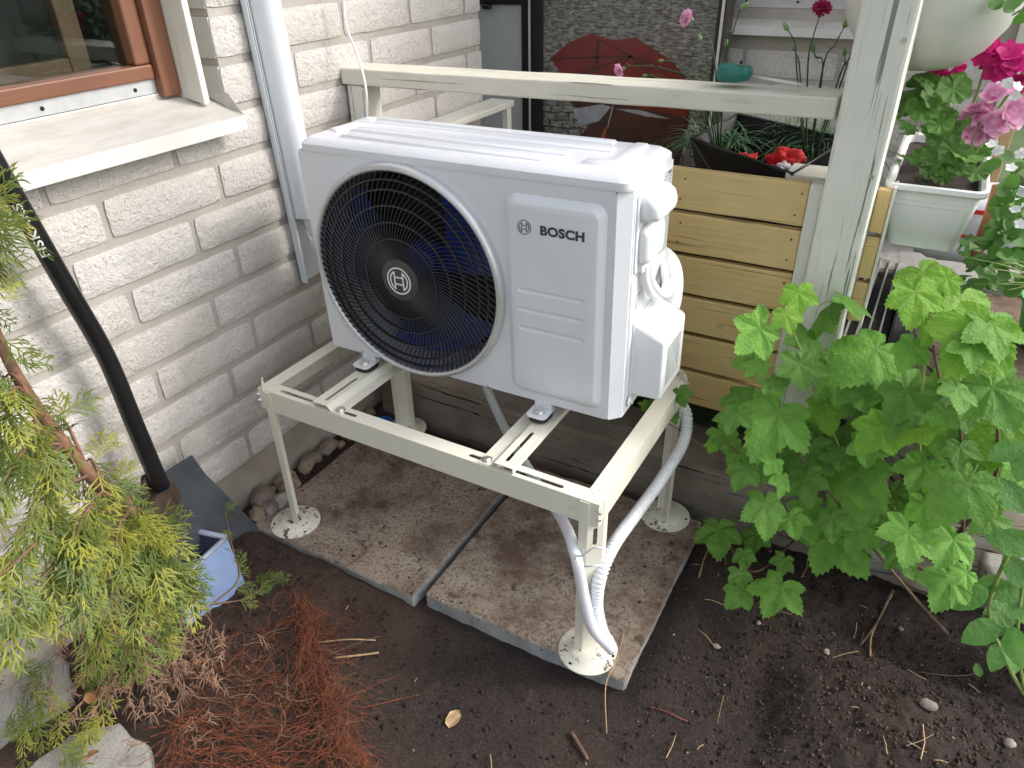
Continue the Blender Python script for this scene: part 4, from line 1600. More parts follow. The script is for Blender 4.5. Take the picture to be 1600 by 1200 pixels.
def slab_thing(label, x0, x1, y0, y1, rz, seed):
    bm = box_bm(x0, x1, y0, y1, SLAB_Z - 0.055, SLAB_Z, 0.004, 1)
    for ax, lo, hi in ((Vector((1, 0, 0)), x0, x1), (Vector((0, 1, 0)), y0, y1)):
        for i in range(1, 24):
            bmesh.ops.bisect_plane(bm, geom=bm.verts[:] + bm.edges[:] + bm.faces[:], plane_co=ax * (lo + (hi - lo) * i / 24), plane_no=ax)
    cx, cy = (x0 + x1) / 2, (y0 + y1) / 2
    for v in bm.verts:
        d = noise.noise_vector(v.co * 26 + Vector((seed, 0, 0)))
        d2 = noise.noise_vector(v.co * 8 + Vector((seed, 0, 7)))
        edge = min(v.co.x - x0, x1 - v.co.x, v.co.y - y0, y1 - v.co.y) < 0.006
        if edge:
            v.co.x += d.x * 0.004 + d2.x * 0.003
            v.co.y += d.y * 0.004 + d2.y * 0.003
        v.co.z += -abs(d.z) * 0.0012 if v.co.z > SLAB_Z - 0.003 else d.z * 0.002
        if edge and v.co.z > SLAB_Z - 0.003:
            v.co.z -= 0.003 * abs(d2.z)
    me = from_bm('paving_slab', bm)
    o = link('paving_slab', me, ['slab', 'slab_side'])
    for p in me.polygons:
        p.material_index = 0 if p.normal.z > 0.5 else 1
    # move the origin to the slab's middle so that each slab is stained its own way
    me.transform(Matrix.Translation((-cx, -cy, 0)))
    o.location = (cx, cy, 0)
    o.rotation_euler = (0, 0, rz)
    tag(o, label, 'paving slab', 'concrete paving slabs under the stand')
    return o


slab_thing('concrete paving slab on the house side, under the stand leg next to the shovel', -0.165, 0.366, -0.245, 0.33, 0.0, 1.3)
slab_thing('concrete paving slab on the bush side, under the stand leg with the hoses', 0.386, 0.902, -0.222, 0.34, 0.0, 6.1)

sl_ = plank('timber_sleeper', -0.22, 1.55, 0.392, 0.60, -0.60, -0.350, 'grey_x', None, axis=0, bev=0.012, warp=0.006, n=40, seed=4)
tag(sl_, 'weathered grey timber sleeper lying behind the stand below the yellow boards', 'sleeper')

STONES = [(393, 772, 0.036), (425, 745, 0.026), (452, 758, 0.034), (470, 720, 0.030), (488, 712, 0.026), (512, 697, 0.026), (497, 704, 0.016), (424, 792, 0.030), (403, 800, 0.028), (437, 782, 0.030), (412, 762, 0.02), (540, 676, 0.022), (560, 660, 0.024), (447, 735, 0.016), (574, 640, 0.02), (532, 690, 0.013)]
STLAB = ['tan stone nearest the shovel blade', 'pale round cobble against the plinth left of the thin stand leg', 'brown cobble just behind the thin front left stand leg', 'long greyish cobble against the plinth right of the front left stand leg',
         'dark cobble beside the slab edge near the plinth', 'pale whitish cobble against the plinth, larger of the pale pair', 'small pale cobble beside a larger pale one at the plinth', 'brown stone at the foot plate by the shovel', 'dark brown stone between shovel blade and foot plate',
         'mottled stone left of the thin stand leg, second from its foot plate', 'small stone wedged between the tan stone and the pale cobble', 'stone by the plinth below the front beam of the stand', 'stone by the plinth under the left cross rail', 'small stone above the brown cobble by the plinth', 'stone by the rear left stand leg and blue cap', 'smallest stone at the slab corner by the plinth']
for i, (u, v, r) in enumerate(STONES):
    p = at(u, v, 2, -0.475)
    o = link('stone', rock_mesh('stone', r, i + 1, 3, 0.35, 0.72), 'stone', None, (max(p.x, -0.252 + r), p.y, -0.492 + r * 0.45), (random.uniform(-0.4, 0.4), random.uniform(-0.4, 0.4), random.uniform(0, 6)))
    tag(o, STLAB[i], 'stone', 'stones between slab and plinth')
p = at(598, 655, 2, -0.46)
V, F = lathe_geo([(0.0003, 0.004), (0.026, 0.004), (0.026, 0.03), (0.031, 0.031), (0.033, 0.026), (0.030, 0.0), (0.0003, 0.0)], 32, 2, (p.x, p.y, -0.500))
cp = gobj('plastic_cap', (V, F), 'cap_blue', None, angle=40)
tag(cp, 'small round blue plastic cap on the ground by the rear left stand leg', 'cap')

# ------------------------------------------------------------------ fence and porch post
fence = empty('porch_fence', 'porch fence with cream top rail and yellow horizontal boards behind the outdoor unit', 'fence', (0, 0, 0))
ra = plank('top_rail', -0.236, 1.0215, 0.432, 0.535, 0.536, 0.578, 'paint_x', fence, axis=0, bev=0.004, warp=0.0016, n=30, seed=2)
ra.rotation_euler = (0, -0.0115, 0)
plank('rail_post', -0.232, -0.175, 0.437, 0.512, -0.30, 0.5335, 'paint_z', fence, axis=2, bev=0.006, warp=0.001, seed=3)
for k in range(6):
    zt = 0.413 - 0.1035 * k
    plank('board', -0.17, 0.9925, 0.452 + random.uniform(-0.001, 0.001), 0.474, zt - 0.0935, zt, 'yellow_x', fence, axis=0, bev=0.003, warp=0.0018, n=26, seed=10 + k)
for k in range(6):
    for dz in (0.022, 0.070):
        for xx in (0.975, 0.72):
            gobj('nail', lathe_geo([(0.0002, -0.0012), (0.0022, -0.001), (0.0026, 0.001)], 8, 1, (xx + random.uniform(-0.004, 0.004), 0.4505, 0.413 - 0.1035 * k - dz)), 'stem_brown', fence)
for k in range(3):
    zt = 0.413 - 0.1035 * k
    plank('board', 1.1215, 1.149, 0.476, 0.498, zt - 0.0935, zt, 'yellow_x', fence, axis=0, bev=0.003, warp=0.001, n=4, seed=20 + k)
plank('end_trim', 1.1495, 1.155, 0.474, 0.53, 0.095, 0.42, 'paint_z', fence, axis=2, bev=0.001, warp=0.0004)
plank('batten', 0.9935, 1.0225, 0.437, 0.475, -0.215, 0.418, 'paint_z', fence, axis=2, bev=0.006, warp=0.001, seed=7)
plank('bracket_board', 0.93, 1.0225, 0.505, 0.60, 0.39, 0.415, 'paint_y', fence, axis=1, bev=0.002)
post = plank('porch_post', 1.0235, 1.1205, 0.402, 0.500, -0.35, 2.25, 'paint_z', None, axis=2, bev=0.007, warp=0.0012, n=50, seed=9)
tag(post, 'tall cracked off white porch post between the yellow boards and the white window box', 'post')
for zz in (0.455, 0.70):
    gobj('screw', lathe_geo([(0.0003, -0.001), (0.005, -0.001), (0.0055, 0.001)], 12, 1, (1.108, 0.4018, zz)), 'steel', post)
bn = empty('porch_bench', 'small cream painted bench arm at the far house corner', 'bench', (-0.18, 0.9, 0.36))
plank('seat', -0.05, 0.045, -0.32, 0.30, -0.012, 0.010, 'paint_y', bn, axis=1, bev=0.004)
for yy in (-0.28, 0.255):
    plank('leg', 0.018, 0.042, yy, yy + 0.03, -0.38, -0.0125, 'paint_z', bn, axis=2, bev=0.003)

# ------------------------------------------------------------------ shovel
A = at(0, 268, 0, -0.165)
B_ = at(165, 555, 0, -0.165)
Cc = at(252, 762, 0, -0.145)
sh = empty('shovel', 'black garden shovel leaning on the brick wall with an orange tipped shaft', 'shovel', (0, 0, 0))
top = A + (A - B_) * 0.9
spts = spline([top, A, A.lerp(B_, 0.55), B_, B_.lerp(Cc, 0.5), Cc], 6)
tube('shaft', spts, [0.0165 + 0.003 * (i / len(spts)) for i in range(len(spts))], 'shovel_black', sh, n=20)
tube('grip', [A + (top - A) * 0.10, top + (top - A) * 0.2], 0.0185, 'orange_plastic', sh, n=20)
# lettering wrapped on the shaft
V, F = text_geo('FISKARS', 1.0, 0.02, 1.08)
xmax = max(v.x for v in V)
ax_ = (A - B_).normalized()
o0 = A.lerp(B_, 0.40)
vdir = (CAM - o0).normalized()
vdir = (vdir - ax_ * vdir.dot(ax_)).normalized()
sid = ax_.cross(vdir)
R_ = 0.0178
VV = []
for v in V:
    s_ = v.x / xmax * 0.105
    a = -(v.y - 0.36) * 0.019 / R_ - 0.25
    VV.append(o0 + ax_ * s_ + (vdir * math.cos(a) + sid * math.sin(a)) * (R_ + 0.0013))
link('lettering', mesh('lettering', VV, F), 'mark_white', sh)
# dished blade
RS = at(293, 712, 0, -0.195)
RT = at(408, 828, 2, -0.487)
BT = at(385, 872, 2, -0.505)
LS = at(196, 790, 0, -0.13)
LT = at(262, 930, 2, -0.50)
nu, nv = 12, 14
V = []
F = []
nb = (RT - RS).cross(LS - RS).normalized()
if nb.dot(CAM - RS) < 0:
    nb = -nb
for j in range(nv + 1):
    t = j / nv
    l = LS.lerp(LT, t)
    r = RS.lerp(RT, t)
    for i in range(nu + 1):
        s_ = i / nu
        p = l.lerp(r, s_)
        dish = 0.030 * (1 - (2 * s_ - 1) ** 2) * (0.4 + 0.6 * math.sin(PI * min(1, 0.25 + t)))
        # pointed tip
        tip = 0.05 * (1 - (2 * s_ - 1) ** 2) * t ** 2
        flare = 0.014 * max(0, 1 - t * 5)
        V.append(p - nb * dish + (LT - LS).normalized() * tip + nb * flare)
n0 = len(V)
V += [v - nb * 0.0025 for v in V]
w_ = nu + 1
for j in range(nv):
    for i in range(nu):
        a = j * w_ + i
        F.append((a, a + 1, a + w_ + 1, a + w_))
        F.append((n0 + a, n0 + a + w_, n0 + a + w_ + 1, n0 + a + 1))
edge = [i for i in range(w_)] + [j * w_ + nu for j in range(1, nv + 1)] + [nv * w_ + i for i in range(nu - 1, -1, -1)] + [j * w_ for j in range(nv - 1, 0, -1)]
for k in range(len(edge)):
    a, c_ = edge[k], edge[(k + 1) % len(edge)]
    F.append((a, c_, c_ + n0, a + n0))
gobj('blade', (V, F), 'shovel_blade', sh, angle=50)
# soil stuck on the blade
V = []
for k in range(1):
    pass
bm = bmesh.new()
bmesh.ops.create_icosphere(bm, subdivisions=4, radius=1)
dl = (LT - LS).normalized()
wl = (RS - LS).normalized()
cen = LS.lerp(RS, 0.45) + dl * 0.095 - nb * 0.014
for v in bm.verts:
    d = 1 + 0.35 * noise.noise(v.co * 1.7 + Vector((3, 1, 2))) + 0.16 * noise.noise(v.co * 5) + 0.10 * noise.noise(v.co * 13)
    v.co = cen + (wl * v.co.x * 0.066 + dl * v.co.y * 0.120 + nb * v.co.z * 0.020) * d
o = link('stuck_soil', from_bm('stuck_soil', bm), 'mud', sh, smooth=True)

# ------------------------------------------------------------------ blue plastic box, concrete blocks
bb = empty('blue_plastic_box', 'torn open blue plastic box on its side below the shovel blade', 'plastic box', (0, 0, 0))
cA = at(378, 915, 2, -0.50)
cB = at(300, 940, 2, -0.50)
ex = (cA - cB)
ex.z = 0
ex.normalize()
ey = Vector((-ex.y, ex.x, 0))
R0 = at(357, 836, 0, cA.x - 0.03)


def bp(x, y, z):
    return cA + ex * x + ey * y + Vector((0, 0, z))


def open_box(parent, O, X, Y, Z, t=0.003):
    """four walls and a floor from corner O along X, Y, with depth Z"""
    walls = [(O, X, Z, 'wall'), (O + Y, X, Z, 'wall'), (O, Y, Z, 'wall'), (O + X, Y, Z, 'wall'), (O + Z, X, Y, 'floor')]
    for i, (o_, a_, c_, nm) in enumerate(walls):
        nn = a_.cross(c_).normalized() * t
        V = [o_, o_ + a_, o_ + a_ + c_, o_ + c_]
        V = V + [v + nn for v in V]
        gobj(nm, (V, [(0, 1, 2, 3), (7, 6, 5, 4), (0, 1, 5, 4), (1, 2, 6, 5), (2, 3, 7, 6), (3, 0, 4, 7)]), 'blue_plastic' if i == 2 else 'blue_shaded', parent)


P0 = at(355, 842, 2, -0.405)
P1 = at(270, 920, 2, -0.435)
P2 = at(268, 824, 2, -0.395)
P3 = P2 + (P1 - P0)
Zd = at(384, 916, 2, -0.512) - P0
Zd2 = Zd * 1.0
open_box(bb, P0, (P2 - P0), (P1 - P0), Zd)
rim = [P0, P2, P3, P1, P0]
for a, c_ in zip(rim[:-1], rim[1:]):
    tube('rim', [a - Zd.normalized() * 0.004, c_ - Zd.normalized() * 0.004], 0.0075, 'blue_rim', bb, n=8)


def block(name, label, pts, z, h, mat, seed):
    c_ = sum(pts, Vector()) / len(pts)
    P = [(p.x - c_.x, p.y - c_.y) for p in pts]
    Q = []
    for i in range(len(P)):
        a, d = Vector(P[i]), Vector(P[(i + 1) % len(P)])
        for k in range(10):
            q = a.lerp(d, k / 10)
            q += Vector((noise.noise(Vector((q.x * 20, q.y * 20, seed))), noise.noise(Vector((q.x * 20, q.y * 20, seed + 5))))) * 0.012
            Q.append(q)
    rings = []
    for s_, dz in ((1.0, -h), (1.0, -0.012), (0.97, -0.003), (0.93, 0)):
        rings.append([Vector((q.x * s_, q.y * s_, dz + 0.004 * noise.noise(Vector((q.x * 30, q.y * 30, dz * 40 + seed))))) for q in Q])
    for s_ in (0.7, 0.45, 0.2):
        rings.append([Vector((q.x * s_, q.y * s_, 0.006 * noise.noise(Vector((q.x * s_ * 14, q.y * s_ * 14, seed))))) for q in Q])
    o = gobj(name, loft_geo(rings), mat, None, angle=45)
    o.location = (c_.x, c_.y, z)
    tag(o, label, 'concrete block', 'broken concrete blocks under the uprooted conifer')
    return o


zz = -0.482
block('concrete_block', 'cracked pale concrete block at the far left edge under the conifer', [at(-60, 1010, 2, zz), at(45, 965, 2, zz), at(105, 1035, 2, zz), at(110, 1090, 2, zz), at(-60, 1190, 2, zz)], zz, 0.12, 'concrete_light', 3.0)
block('concrete_block', 'smooth pale concrete block in the bottom corner below the conifer roots', [at(40, 1200, 2, zz), at(110, 1145, 2, zz), at(185, 1125, 2, zz), at(225, 1165, 2, zz), at(260, 1260, 2, zz), at(40, 1300, 2, zz)], zz, 0.12, 'concrete_light', 8.0)

# ------------------------------------------------------------------ uprooted conifer
tj = empty('uprooted_conifer', 'uprooted yellow green conifer lying against the brick wall with bare red roots', 'conifer', tuple(at(400, 1000, 2, -0.50)))
TO = Vector(tj.location)


def rel(p):
    return Vector(p) - TO


trunk = [at(300, 945, 2, -0.52), at(262, 880, 0, 0.04), at(215, 815, 0, 0.04), at(140, 742, 0, 0.02), at(60, 640, 0, -0.02), at(5, 545, 0, -0.06), at(-40, 420, 0, -0.08), at(-60, 250, 0, -0.10)]
tp = spline(trunk, 6)
tube('trunk', [rel(p) for p in tp], [0.016 - 0.0105 * i / len(tp) for i in range(len(tp))], 'thuja_bark', tj, n=10)
SPR_V = []
SPR_F = []


def finger(V, F, p, d, n, L, w):
    """narrow scale-leaf shoot: two-segment tapered, keeled strip"""
    s_ = d.cross(n)
    if s_.length < 1e-6:
        return
    s_.normalize()
    b0 = len(V)
    droop = Vector((0, 0, -1)) * L * 0.22
    m_ = p + d * L * 0.55 + droop * 0.25
    e_ = p + d * L + droop
    V += [p - s_ * w * 0.6, p + s_ * w * 0.6, m_ - s_ * w, m_ + s_ * w, m_ + n * w * 0.5, e_]
    F += [(b0, b0 + 1, b0 + 4), (b0, b0 + 4, b0 + 2), (b0 + 1, b0 + 3, b0 + 4), (b0 + 2, b0 + 4, b0 + 5), (b0 + 4, b0 + 3, b0 + 5)]


def spray(V, F, p, d, n, L, rnd):
    """flat, fern-like spray"""
    d = d.normalized()
    n = (n - d * n.dot(d)).normalized()
    s_ = d.cross(n)
    nodes = 5
    for i in range(1, nodes + 1):
        t = i / nodes
        q = p + d * L * t * 0.8 + Vector((0, 0, -1)) * L * 0.15 * t * t
        for sg in (-1, 1):
            ang = math.radians(rnd.uniform(28, 52))
            dd = (d * math.cos(ang) + s_ * sg * math.sin(ang)).normalized()
            bl = L * (0.62 - 0.34 * t) * rnd.uniform(0.8, 1.2)
            finger(V, F, q, dd, n, bl, L * 0.0185)
            for u in (0.4, 0.65):
                q2 = q + dd * bl * u
                for s2 in (-1, 1):
                    a2 = math.radians(rnd.uniform(22, 40))
                    d2 = (dd * math.cos(a2) + (dd.cross(n)) * s2 * math.sin(a2)).normalized()
                    if rnd.random() < 0.55:
                        finger(V, F, q2, d2, n, bl * rnd.uniform(0.35, 0.55), L * 0.0165)
    finger(V, F, p, d, n, L * 0.85, L * 0.0165)
    finger(V, F, p + d * L * 0.75, d, n, L * 0.35, L * 0.0185)


rnd = random.Random(11)
# side branches: (start on the trunk 0..1, end pixel, end x-plane)
BRANCH = [(0.30, 185, 765, -0.02), (0.22, 268, 935, 0.08), (0.20, 205, 985, 0.13), (0.30, 140, 975, 0.15), (0.40, 135, 720, -0.02), (0.40, 70, 890, 0.14), (0.25, 235, 890, 0.11), (0.45, 90, 650, -0.04), (0.45, 20, 850, 0.12), (0.50, 70, 790, 0.11), (0.58, 5, 590, -0.05), (0.6, 70, 720, 0.08), (0.7, -25, 460, -0.08), (0.8, -20, 380, -0.10), (0.88, -15, 310, -0.10), (0.5, 0, 760, 0.10), (0.38, 110, 850, 0.15), (0.32, 180, 865, 0.14), (0.26, 235, 830, 0.06), (0.16, 290, 905, 0.08), (0.30, 20, 950, 0.17), (0.52, 20, 690, 0.05), (0.22, 255, 975, 0.12), (0.35, 140, 790, 0.10), (0.28, 60, 940, 0.16), (0.2, 270, 870, 0.10), (0.82, 0, 350, -0.10), (0.3, 120, 910, 0.17), (0.35, 0, 900, 0.17), (0.22, 250, 850, 0.10), (0.6, 15, 640, 0.06), (0.26, 215, 800, 0.09), (0.3, 190, 830, 0.10)]
GV, GF, YV, YF, DV, DF = [], [], [], [], [], []
for bi, (t, u, v, xp) in enumerate(BRANCH):
    s0 = tp[int(t * (len(tp) - 1))]
    e0 = at(u, v, 0, xp)
    if e0.z < -0.49:
        e0.z = -0.48
    mid = s0.lerp(e0, 0.55) + Vector((0.01, 0, 0.035))
    bp_ = spline([s0, mid, e0], 8)
    tube('branch', [rel(p) for p in bp_], [0.0042 - 0.003 * i / len(bp_) for i in range(len(bp_))], 'thuja_bark', tj, n=5)
    for i in range(4, len(bp_), 1):
        for rep in range(1 if i % 2 or i > 12 else 0):
            d = (bp_[i] - bp_[i - 1]).normalized()
            out = Vector((rnd.uniform(-0.4, 0.9), rnd.uniform(-0.9, 0.5), rnd.uniform(-0.9, 0.25)))
            dd = (d * 0.7 + out * 0.8 + Vector((0.1, -0.1, -0.15))).normalized()
            n_ = ((CAM - bp_[i]).normalized() * 0.8 + Vector((rnd.uniform(-0.7, 0.7), rnd.uniform(-0.7, 0.7), rnd.uniform(0, 0.9)))).normalized()
            L = rnd.uniform(0.06, 0.10)
            y_ = rnd.random() < 0.33
            spray(YV if y_ else GV, YF if y_ else GF, rel(bp_[i]), dd, n_, L, rnd)
# sprays straight off the trunk, and dead brown shoots inside the crown
for i in range(3, len(tp) - 8, 2):
    for rep in range(1):
        d = Vector((rnd.uniform(-0.5, 1), rnd.uniform(-1, 1), rnd.uniform(-0.4, 0.8)))
        spray(GV, GF, rel(tp[i]), d, (CAM - tp[i]).normalized() + Vector((rnd.uniform(-0.5, 0.5), 0, 0.4)), rnd.uniform(0.05, 0.085), rnd)
# two thin outlying sprigs over the blue box
for pts in ([(330, 945), (372, 905), (362, 850), (352, 800)], [(330, 945), (385, 935), (412, 915), (425, 905)]):
    bp_ = spline([at(u, v, 0, 0.03) for u, v in pts], 7)
    tube('branch', [rel(p) for p in bp_], [0.0024 - 0.0015 * i / len(bp_) for i in range(len(bp_))], 'thuja_bark', tj, n=5)
    for i in range(5, len(bp_), 2):
        d = (bp_[i] - bp_[i - 1]).normalized()
        spray(GV if i % 4 else YV, GF if i % 4 else YF, rel(bp_[i]), d + Vector((rnd.uniform(-0.9, 0.9), rnd.uniform(-0.9, 0.9), rnd.uniform(-0.3, 0.6))), (CAM - bp_[i]).normalized() + Vector((0, 0, 0.3)), rnd.uniform(0.03, 0.05), rnd)
# low sprays over the blocks
for k in range(30):
    p = at(rnd.uniform(-10, 170), rnd.uniform(1010, 1180), 2, -0.44)
    spray(GV if k % 3 else YV, GF if k % 3 else YF, rel(p), Vector((rnd.uniform(0, 1), rnd.uniform(-1, 0.2), -0.15)), Vector((0.2, -0.4, 1)), rnd.uniform(0.05, 0.085), rnd)
for nm, VV, FF, mt in (('foliage', GV, GF, 'thuja_green'), ('yellow_foliage', YV, YF, 'thuja_yellow')):
    o = link(nm, npmesh(nm, [tuple(p) for p in VV], FF, 3), mt, tj)
    tag(o, kind='stuff')
# dead brown shoots under the crown
for k in range(230):
    u = rnd.gauss(215, 65)
    v = rnd.gauss(1015, 48)
    p = at(u, v, 2, -0.475 + rnd.uniform(0, 0.05))
    d = Vector((rnd.uniform(-0.3, 1), rnd.uniform(-1, 0.3), rnd.uniform(-0.9, 0.2)))
    n_ = (CAM - p).normalized() + Vector((rnd.uniform(-0.6, 0.6), rnd.uniform(-0.6, 0.6), 0.3))
    q = rel(p)
    for _ in range(9):
        dd = (d + Vector((rnd.uniform(-1, 1), rnd.uniform(-1, 1), rnd.uniform(-0.6, 0.6)))).normalized()
        finger(DV, DF, q, dd, n_.normalized(), rnd.uniform(0.012, 0.035), 0.0011)
        q = q + dd * 0.006
o = link('dead_foliage', npmesh('dead_foliage', [tuple(p) for p in DV], DF, 3), 'dead_brown', tj)
tag(o, kind='stuff')
# bundle of thin dead twigs at the left
RV, RF = [], []


def strand(V, F, P, r, n=3):
    v, f = tube_geo(P, r, n, False)
    o_ = len(V)
    V += v
    F += [tuple(i + o_ for i in q) for q in f]


for k in range(46):
    a = at(rnd.uniform(-30, 20), rnd.uniform(890, 985), 2, -0.45 + rnd.uniform(-0.02, 0.03))
    c_ = at(rnd.uniform(90, 190), rnd.uniform(900, 965), 2, -0.44 + rnd.uniform(-0.03, 0.03))
    m_ = a.lerp(c_, 0.5) + Vector((rnd.uniform(-0.02, 0.02), rnd.uniform(-0.02, 0.02), rnd.uniform(-0.01, 0.02)))
    strand(RV, RF, [rel(p) for p in spline([a, m_, c_], 5)], rnd.uniform(0.0009, 0.002), 4)
o = link('twigs', npmesh('twigs', [tuple(p) for p in RV], RF, 4), 'dead_brown', tj)
tag(o, kind='stuff')
# red roots
RV, RF = [], []
BV, BF = [], []


def root_strand(a, d, L, r, V, F, wob=0.35):
    P = [a]
    ns = max(6, int(L / 0.014))
    d = d.normalized()
    for i in range(ns):
        d = (d + Vector((rnd.gauss(0, wob), rnd.gauss(0, wob), rnd.gauss(0, wob * 0.5)))).normalized()
        q = P[-1] + d * L / ns
        zmin = soil_h(q.x, q.y) + 0.002
        if q.z < zmin + 0.001:
            q.z = zmin + rnd.uniform(0, 0.006)
            d.z = abs(d.z) * 0.2
        P.append(q)
    strand(V, F, [rel(p) for p in P], [r * (1 - 0.6 * i / len(P)) for i in range(len(P))], 3)


for k in range(380):
    # sheaf along the right edge: pixels 470,930 -> 560,1180
    t = rnd.random()
    u = 462 + 88 * t + rnd.gauss(0, 12)
    v = 925 + 265 * t + rnd.gauss(0, 12)
    a = at(u, v, 2, -0.475 + rnd.uniform(-0.02, 0.035))
    d = at(u + 26 + rnd.gauss(0, 26), v + 75 + rnd.gauss(0, 25), 2, a.z) - a
    root_strand(a, d, rnd.uniform(0.05, 0.17), rnd.uniform(0.00045, 0.0009), RV, RF, rnd.choice((0.2, 0.3, 0.45)))
for k in range(330):
    u = rnd.uniform(255, 520)
    v = rnd.uniform(950, 1200)
    if u < 255 + (1130 - v) * 0.75:
        continue
    a = at(u, v, 2, -0.485 + rnd.uniform(-0.01, 0.02))
    d = at(u + rnd.uniform(-60, 90), v + rnd.uniform(-10, 80), 2, a.z) - a
    root_strand(a, d, rnd.uniform(0.06, 0.24), rnd.uniform(0.00045, 0.001), RV, RF, rnd.choice((0.25, 0.35, 0.5)))
for k in range(40):
    u = rnd.uniform(230, 420)
    v = rnd.uniform(1120, 1210)
    a = at(u, v, 2, -0.48 + rnd.uniform(-0.01, 0.02))
    d = at(u + 120, v + rnd.uniform(-20, 30), 2, a.z) - a
    root_strand(a, d, rnd.uniform(0.12, 0.3), rnd.uniform(0.0008, 0.0016), RV, RF, 0.2)
o = link('roots', npmesh('roots', [tuple(p) for p in RV], RF, 4), 'root_red', tj)
tag(o, 'tangled thin rust red roots', kind='stuff')
for k in range(70):
    u = rnd.uniform(250, 540)
    v = rnd.uniform(990, 1190)
    a = at(u, v, 2, -0.47)
    d = at(u + rnd.uniform(40, 110), v + rnd.uniform(-30, 50), 2, a.z) - a
    root_strand(a, d, rnd.uniform(0.03, 0.16), rnd.uniform(0.0005, 0.0013), BV, BF, 0.35)
o = link('pale_roots', npmesh('pale_roots', [tuple(p) for p in BV], BF, 4), 'dead_brown', tj)
tag(o, kind='stuff')
for i, (u, v, s_) in enumerate([(137, 975, 0.02), (152, 1085, 0.022), (165, 1074, 0.02), (140, 1180, 0.016), (310, 1040, 0.012)]):
    p = at(u, v, 2, -0.455)
    V = []
    for k in range(10):
        a = 2 * PI * k / 10
        r = s_ * (1 + 0.25 * math.cos(2 * a))
        V.append((r * math.cos(a), r * 0.7 * math.sin(a), 0.35 * s_ * math.cos(2 * a + i)))
    V.append((0, 0, -0.2 * s_))
    o = gobj('dry_leaf', (V, [(k, (k + 1) % 10, 10) for k in range(10)]), 'dry_leaf', None)
    o.location = p
    o.rotation_euler = (0.4, 0.2 * i, i * 1.3)
    tag(o, ['curled dry brown leaf under the lower conifer shoots', 'dry brown leaf, left one of the pair below the dead shoots', 'dry brown leaf, right one of the pair below the dead shoots', 'torn dry brown leaf lying on the smooth concrete block', 'small dry leaf between the dead shoots and the red roots'][i], 'leaf', 'dry leaves by the conifer')

# ------------------------------------------------------------------ leaves
def palmate(name, seed, lobes, teeth, mat, petiole=0.55, droop=0.16, fold=0.05, nang=156, sharp=1.0, depth=0.45):
    """lobed, toothed leaf with creased veins and its stalk; blade about 1 unit long, joint at the origin, tip along +Y"""
    rn = random.Random(seed)
    ang = [2 * PI * k / nang for k in range(nang)]
    rr = []
    vein = []
    LA = [(math.radians(a + rn.uniform(-4, 4)), l * rn.uniform(0.93, 1.07), math.radians(wd)) for a, l, wd in lobes]
    for a in ang:
        aa = (a + PI) % (2 * PI) - PI
        best = 0.22
        for la, l, wd in LA:
            d = abs((aa - la + PI) % (2 * PI) - PI)
            best = max(best, l * (1 - depth * min(1.6, d / wd) ** sharp))
        # notch at the stalk
        nd = PI - abs(aa)
        if nd < 0.35:
            best *= 0.35 + 0.65 * nd / 0.35
        saw = ((a * teeth / (2 * PI)) % 1)
        best *= 1 + 0.10 * (abs(saw - 0.5) * 2 - 0.5)
        rr.append(best)
        vein.append(any(abs((aa - la + PI) % (2 * PI) - PI) < PI / nang for la, l, wd in LA))
    ts = [0.0, 0.18, 0.4, 0.62, 0.82, 1.0]
    V = [(0, 0, 0)]
    A_ = [1.0]
    for t in ts[1:]:
        for k, a in enumerate(ang):
            r = rr[k] * t if t > 0.8 else (rr[k] * 0.75 + 0.25 * np.mean(rr)) * t
            x, y = r * math.sin(a), r * math.cos(a)
            nearest = min(abs(((a + PI) % (2 * PI) - PI - la + PI) % (2 * PI) - PI) for la, l, wd in LA)
            z = fold * min(1, nearest / 0.35) * t * (1.2 - t * 0.5) - droop * (x * x + y * y) + 0.035 * t * noise.noise(Vector((x * 4, y * 4, seed))) + 0.02 * t * t * noise.noise(Vector((x * 11, y * 11, seed + 3)))
            V.append((x, y, z))
            sec = 0.45 if (abs(((nearest * 9 + t * 5) % 1) - 0.5) > 0.40 and t < 0.95) else 0.0
            A_.append(1.0 if vein[k] else sec * 0.6)
    F = []
    for k in range(nang):
        k2 = (k + 1) % nang
        F.append((0, 1 + k2, 1 + k, 1 + k))
    m_ = len(ts) - 1
    F3 = [(0, 1 + (k + 1) % nang, 1 + k) for k in range(nang)]
    for i in range(m_ - 1):
        for k in range(nang):
            k2 = (k + 1) % nang
            a, c_, d_, e_ = 1 + i * nang + k, 1 + i * nang + k2, 1 + (i + 1) * nang + k2, 1 + (i + 1) * nang + k
            F3 += [(a, c_, d_), (a, d_, e_)]
    if petiole:
        P = [Vector((0, 0, -0.005)), Vector((0.01, -0.15, -0.03)), Vector((0.0, -petiole * 0.6, -petiole * 0.35)), Vector((0.02, -petiole, -petiole * 0.8))]
        v, f = tube_geo(spline(P, 3), 0.012, 5, False)
        o_ = len(V)
        V += [tuple(q) for q in v]
        A_ += [0.9] * len(v)
        for q in f:
            F3 += [(q[0] + o_, q[1] + o_, q[2] + o_), (q[0] + o_, q[2] + o_, q[3] + o_)]
    me = npmesh(name, V, F3, 3, A_)
    me.shade_smooth()
    me.materials.append(M[mat])
    return me


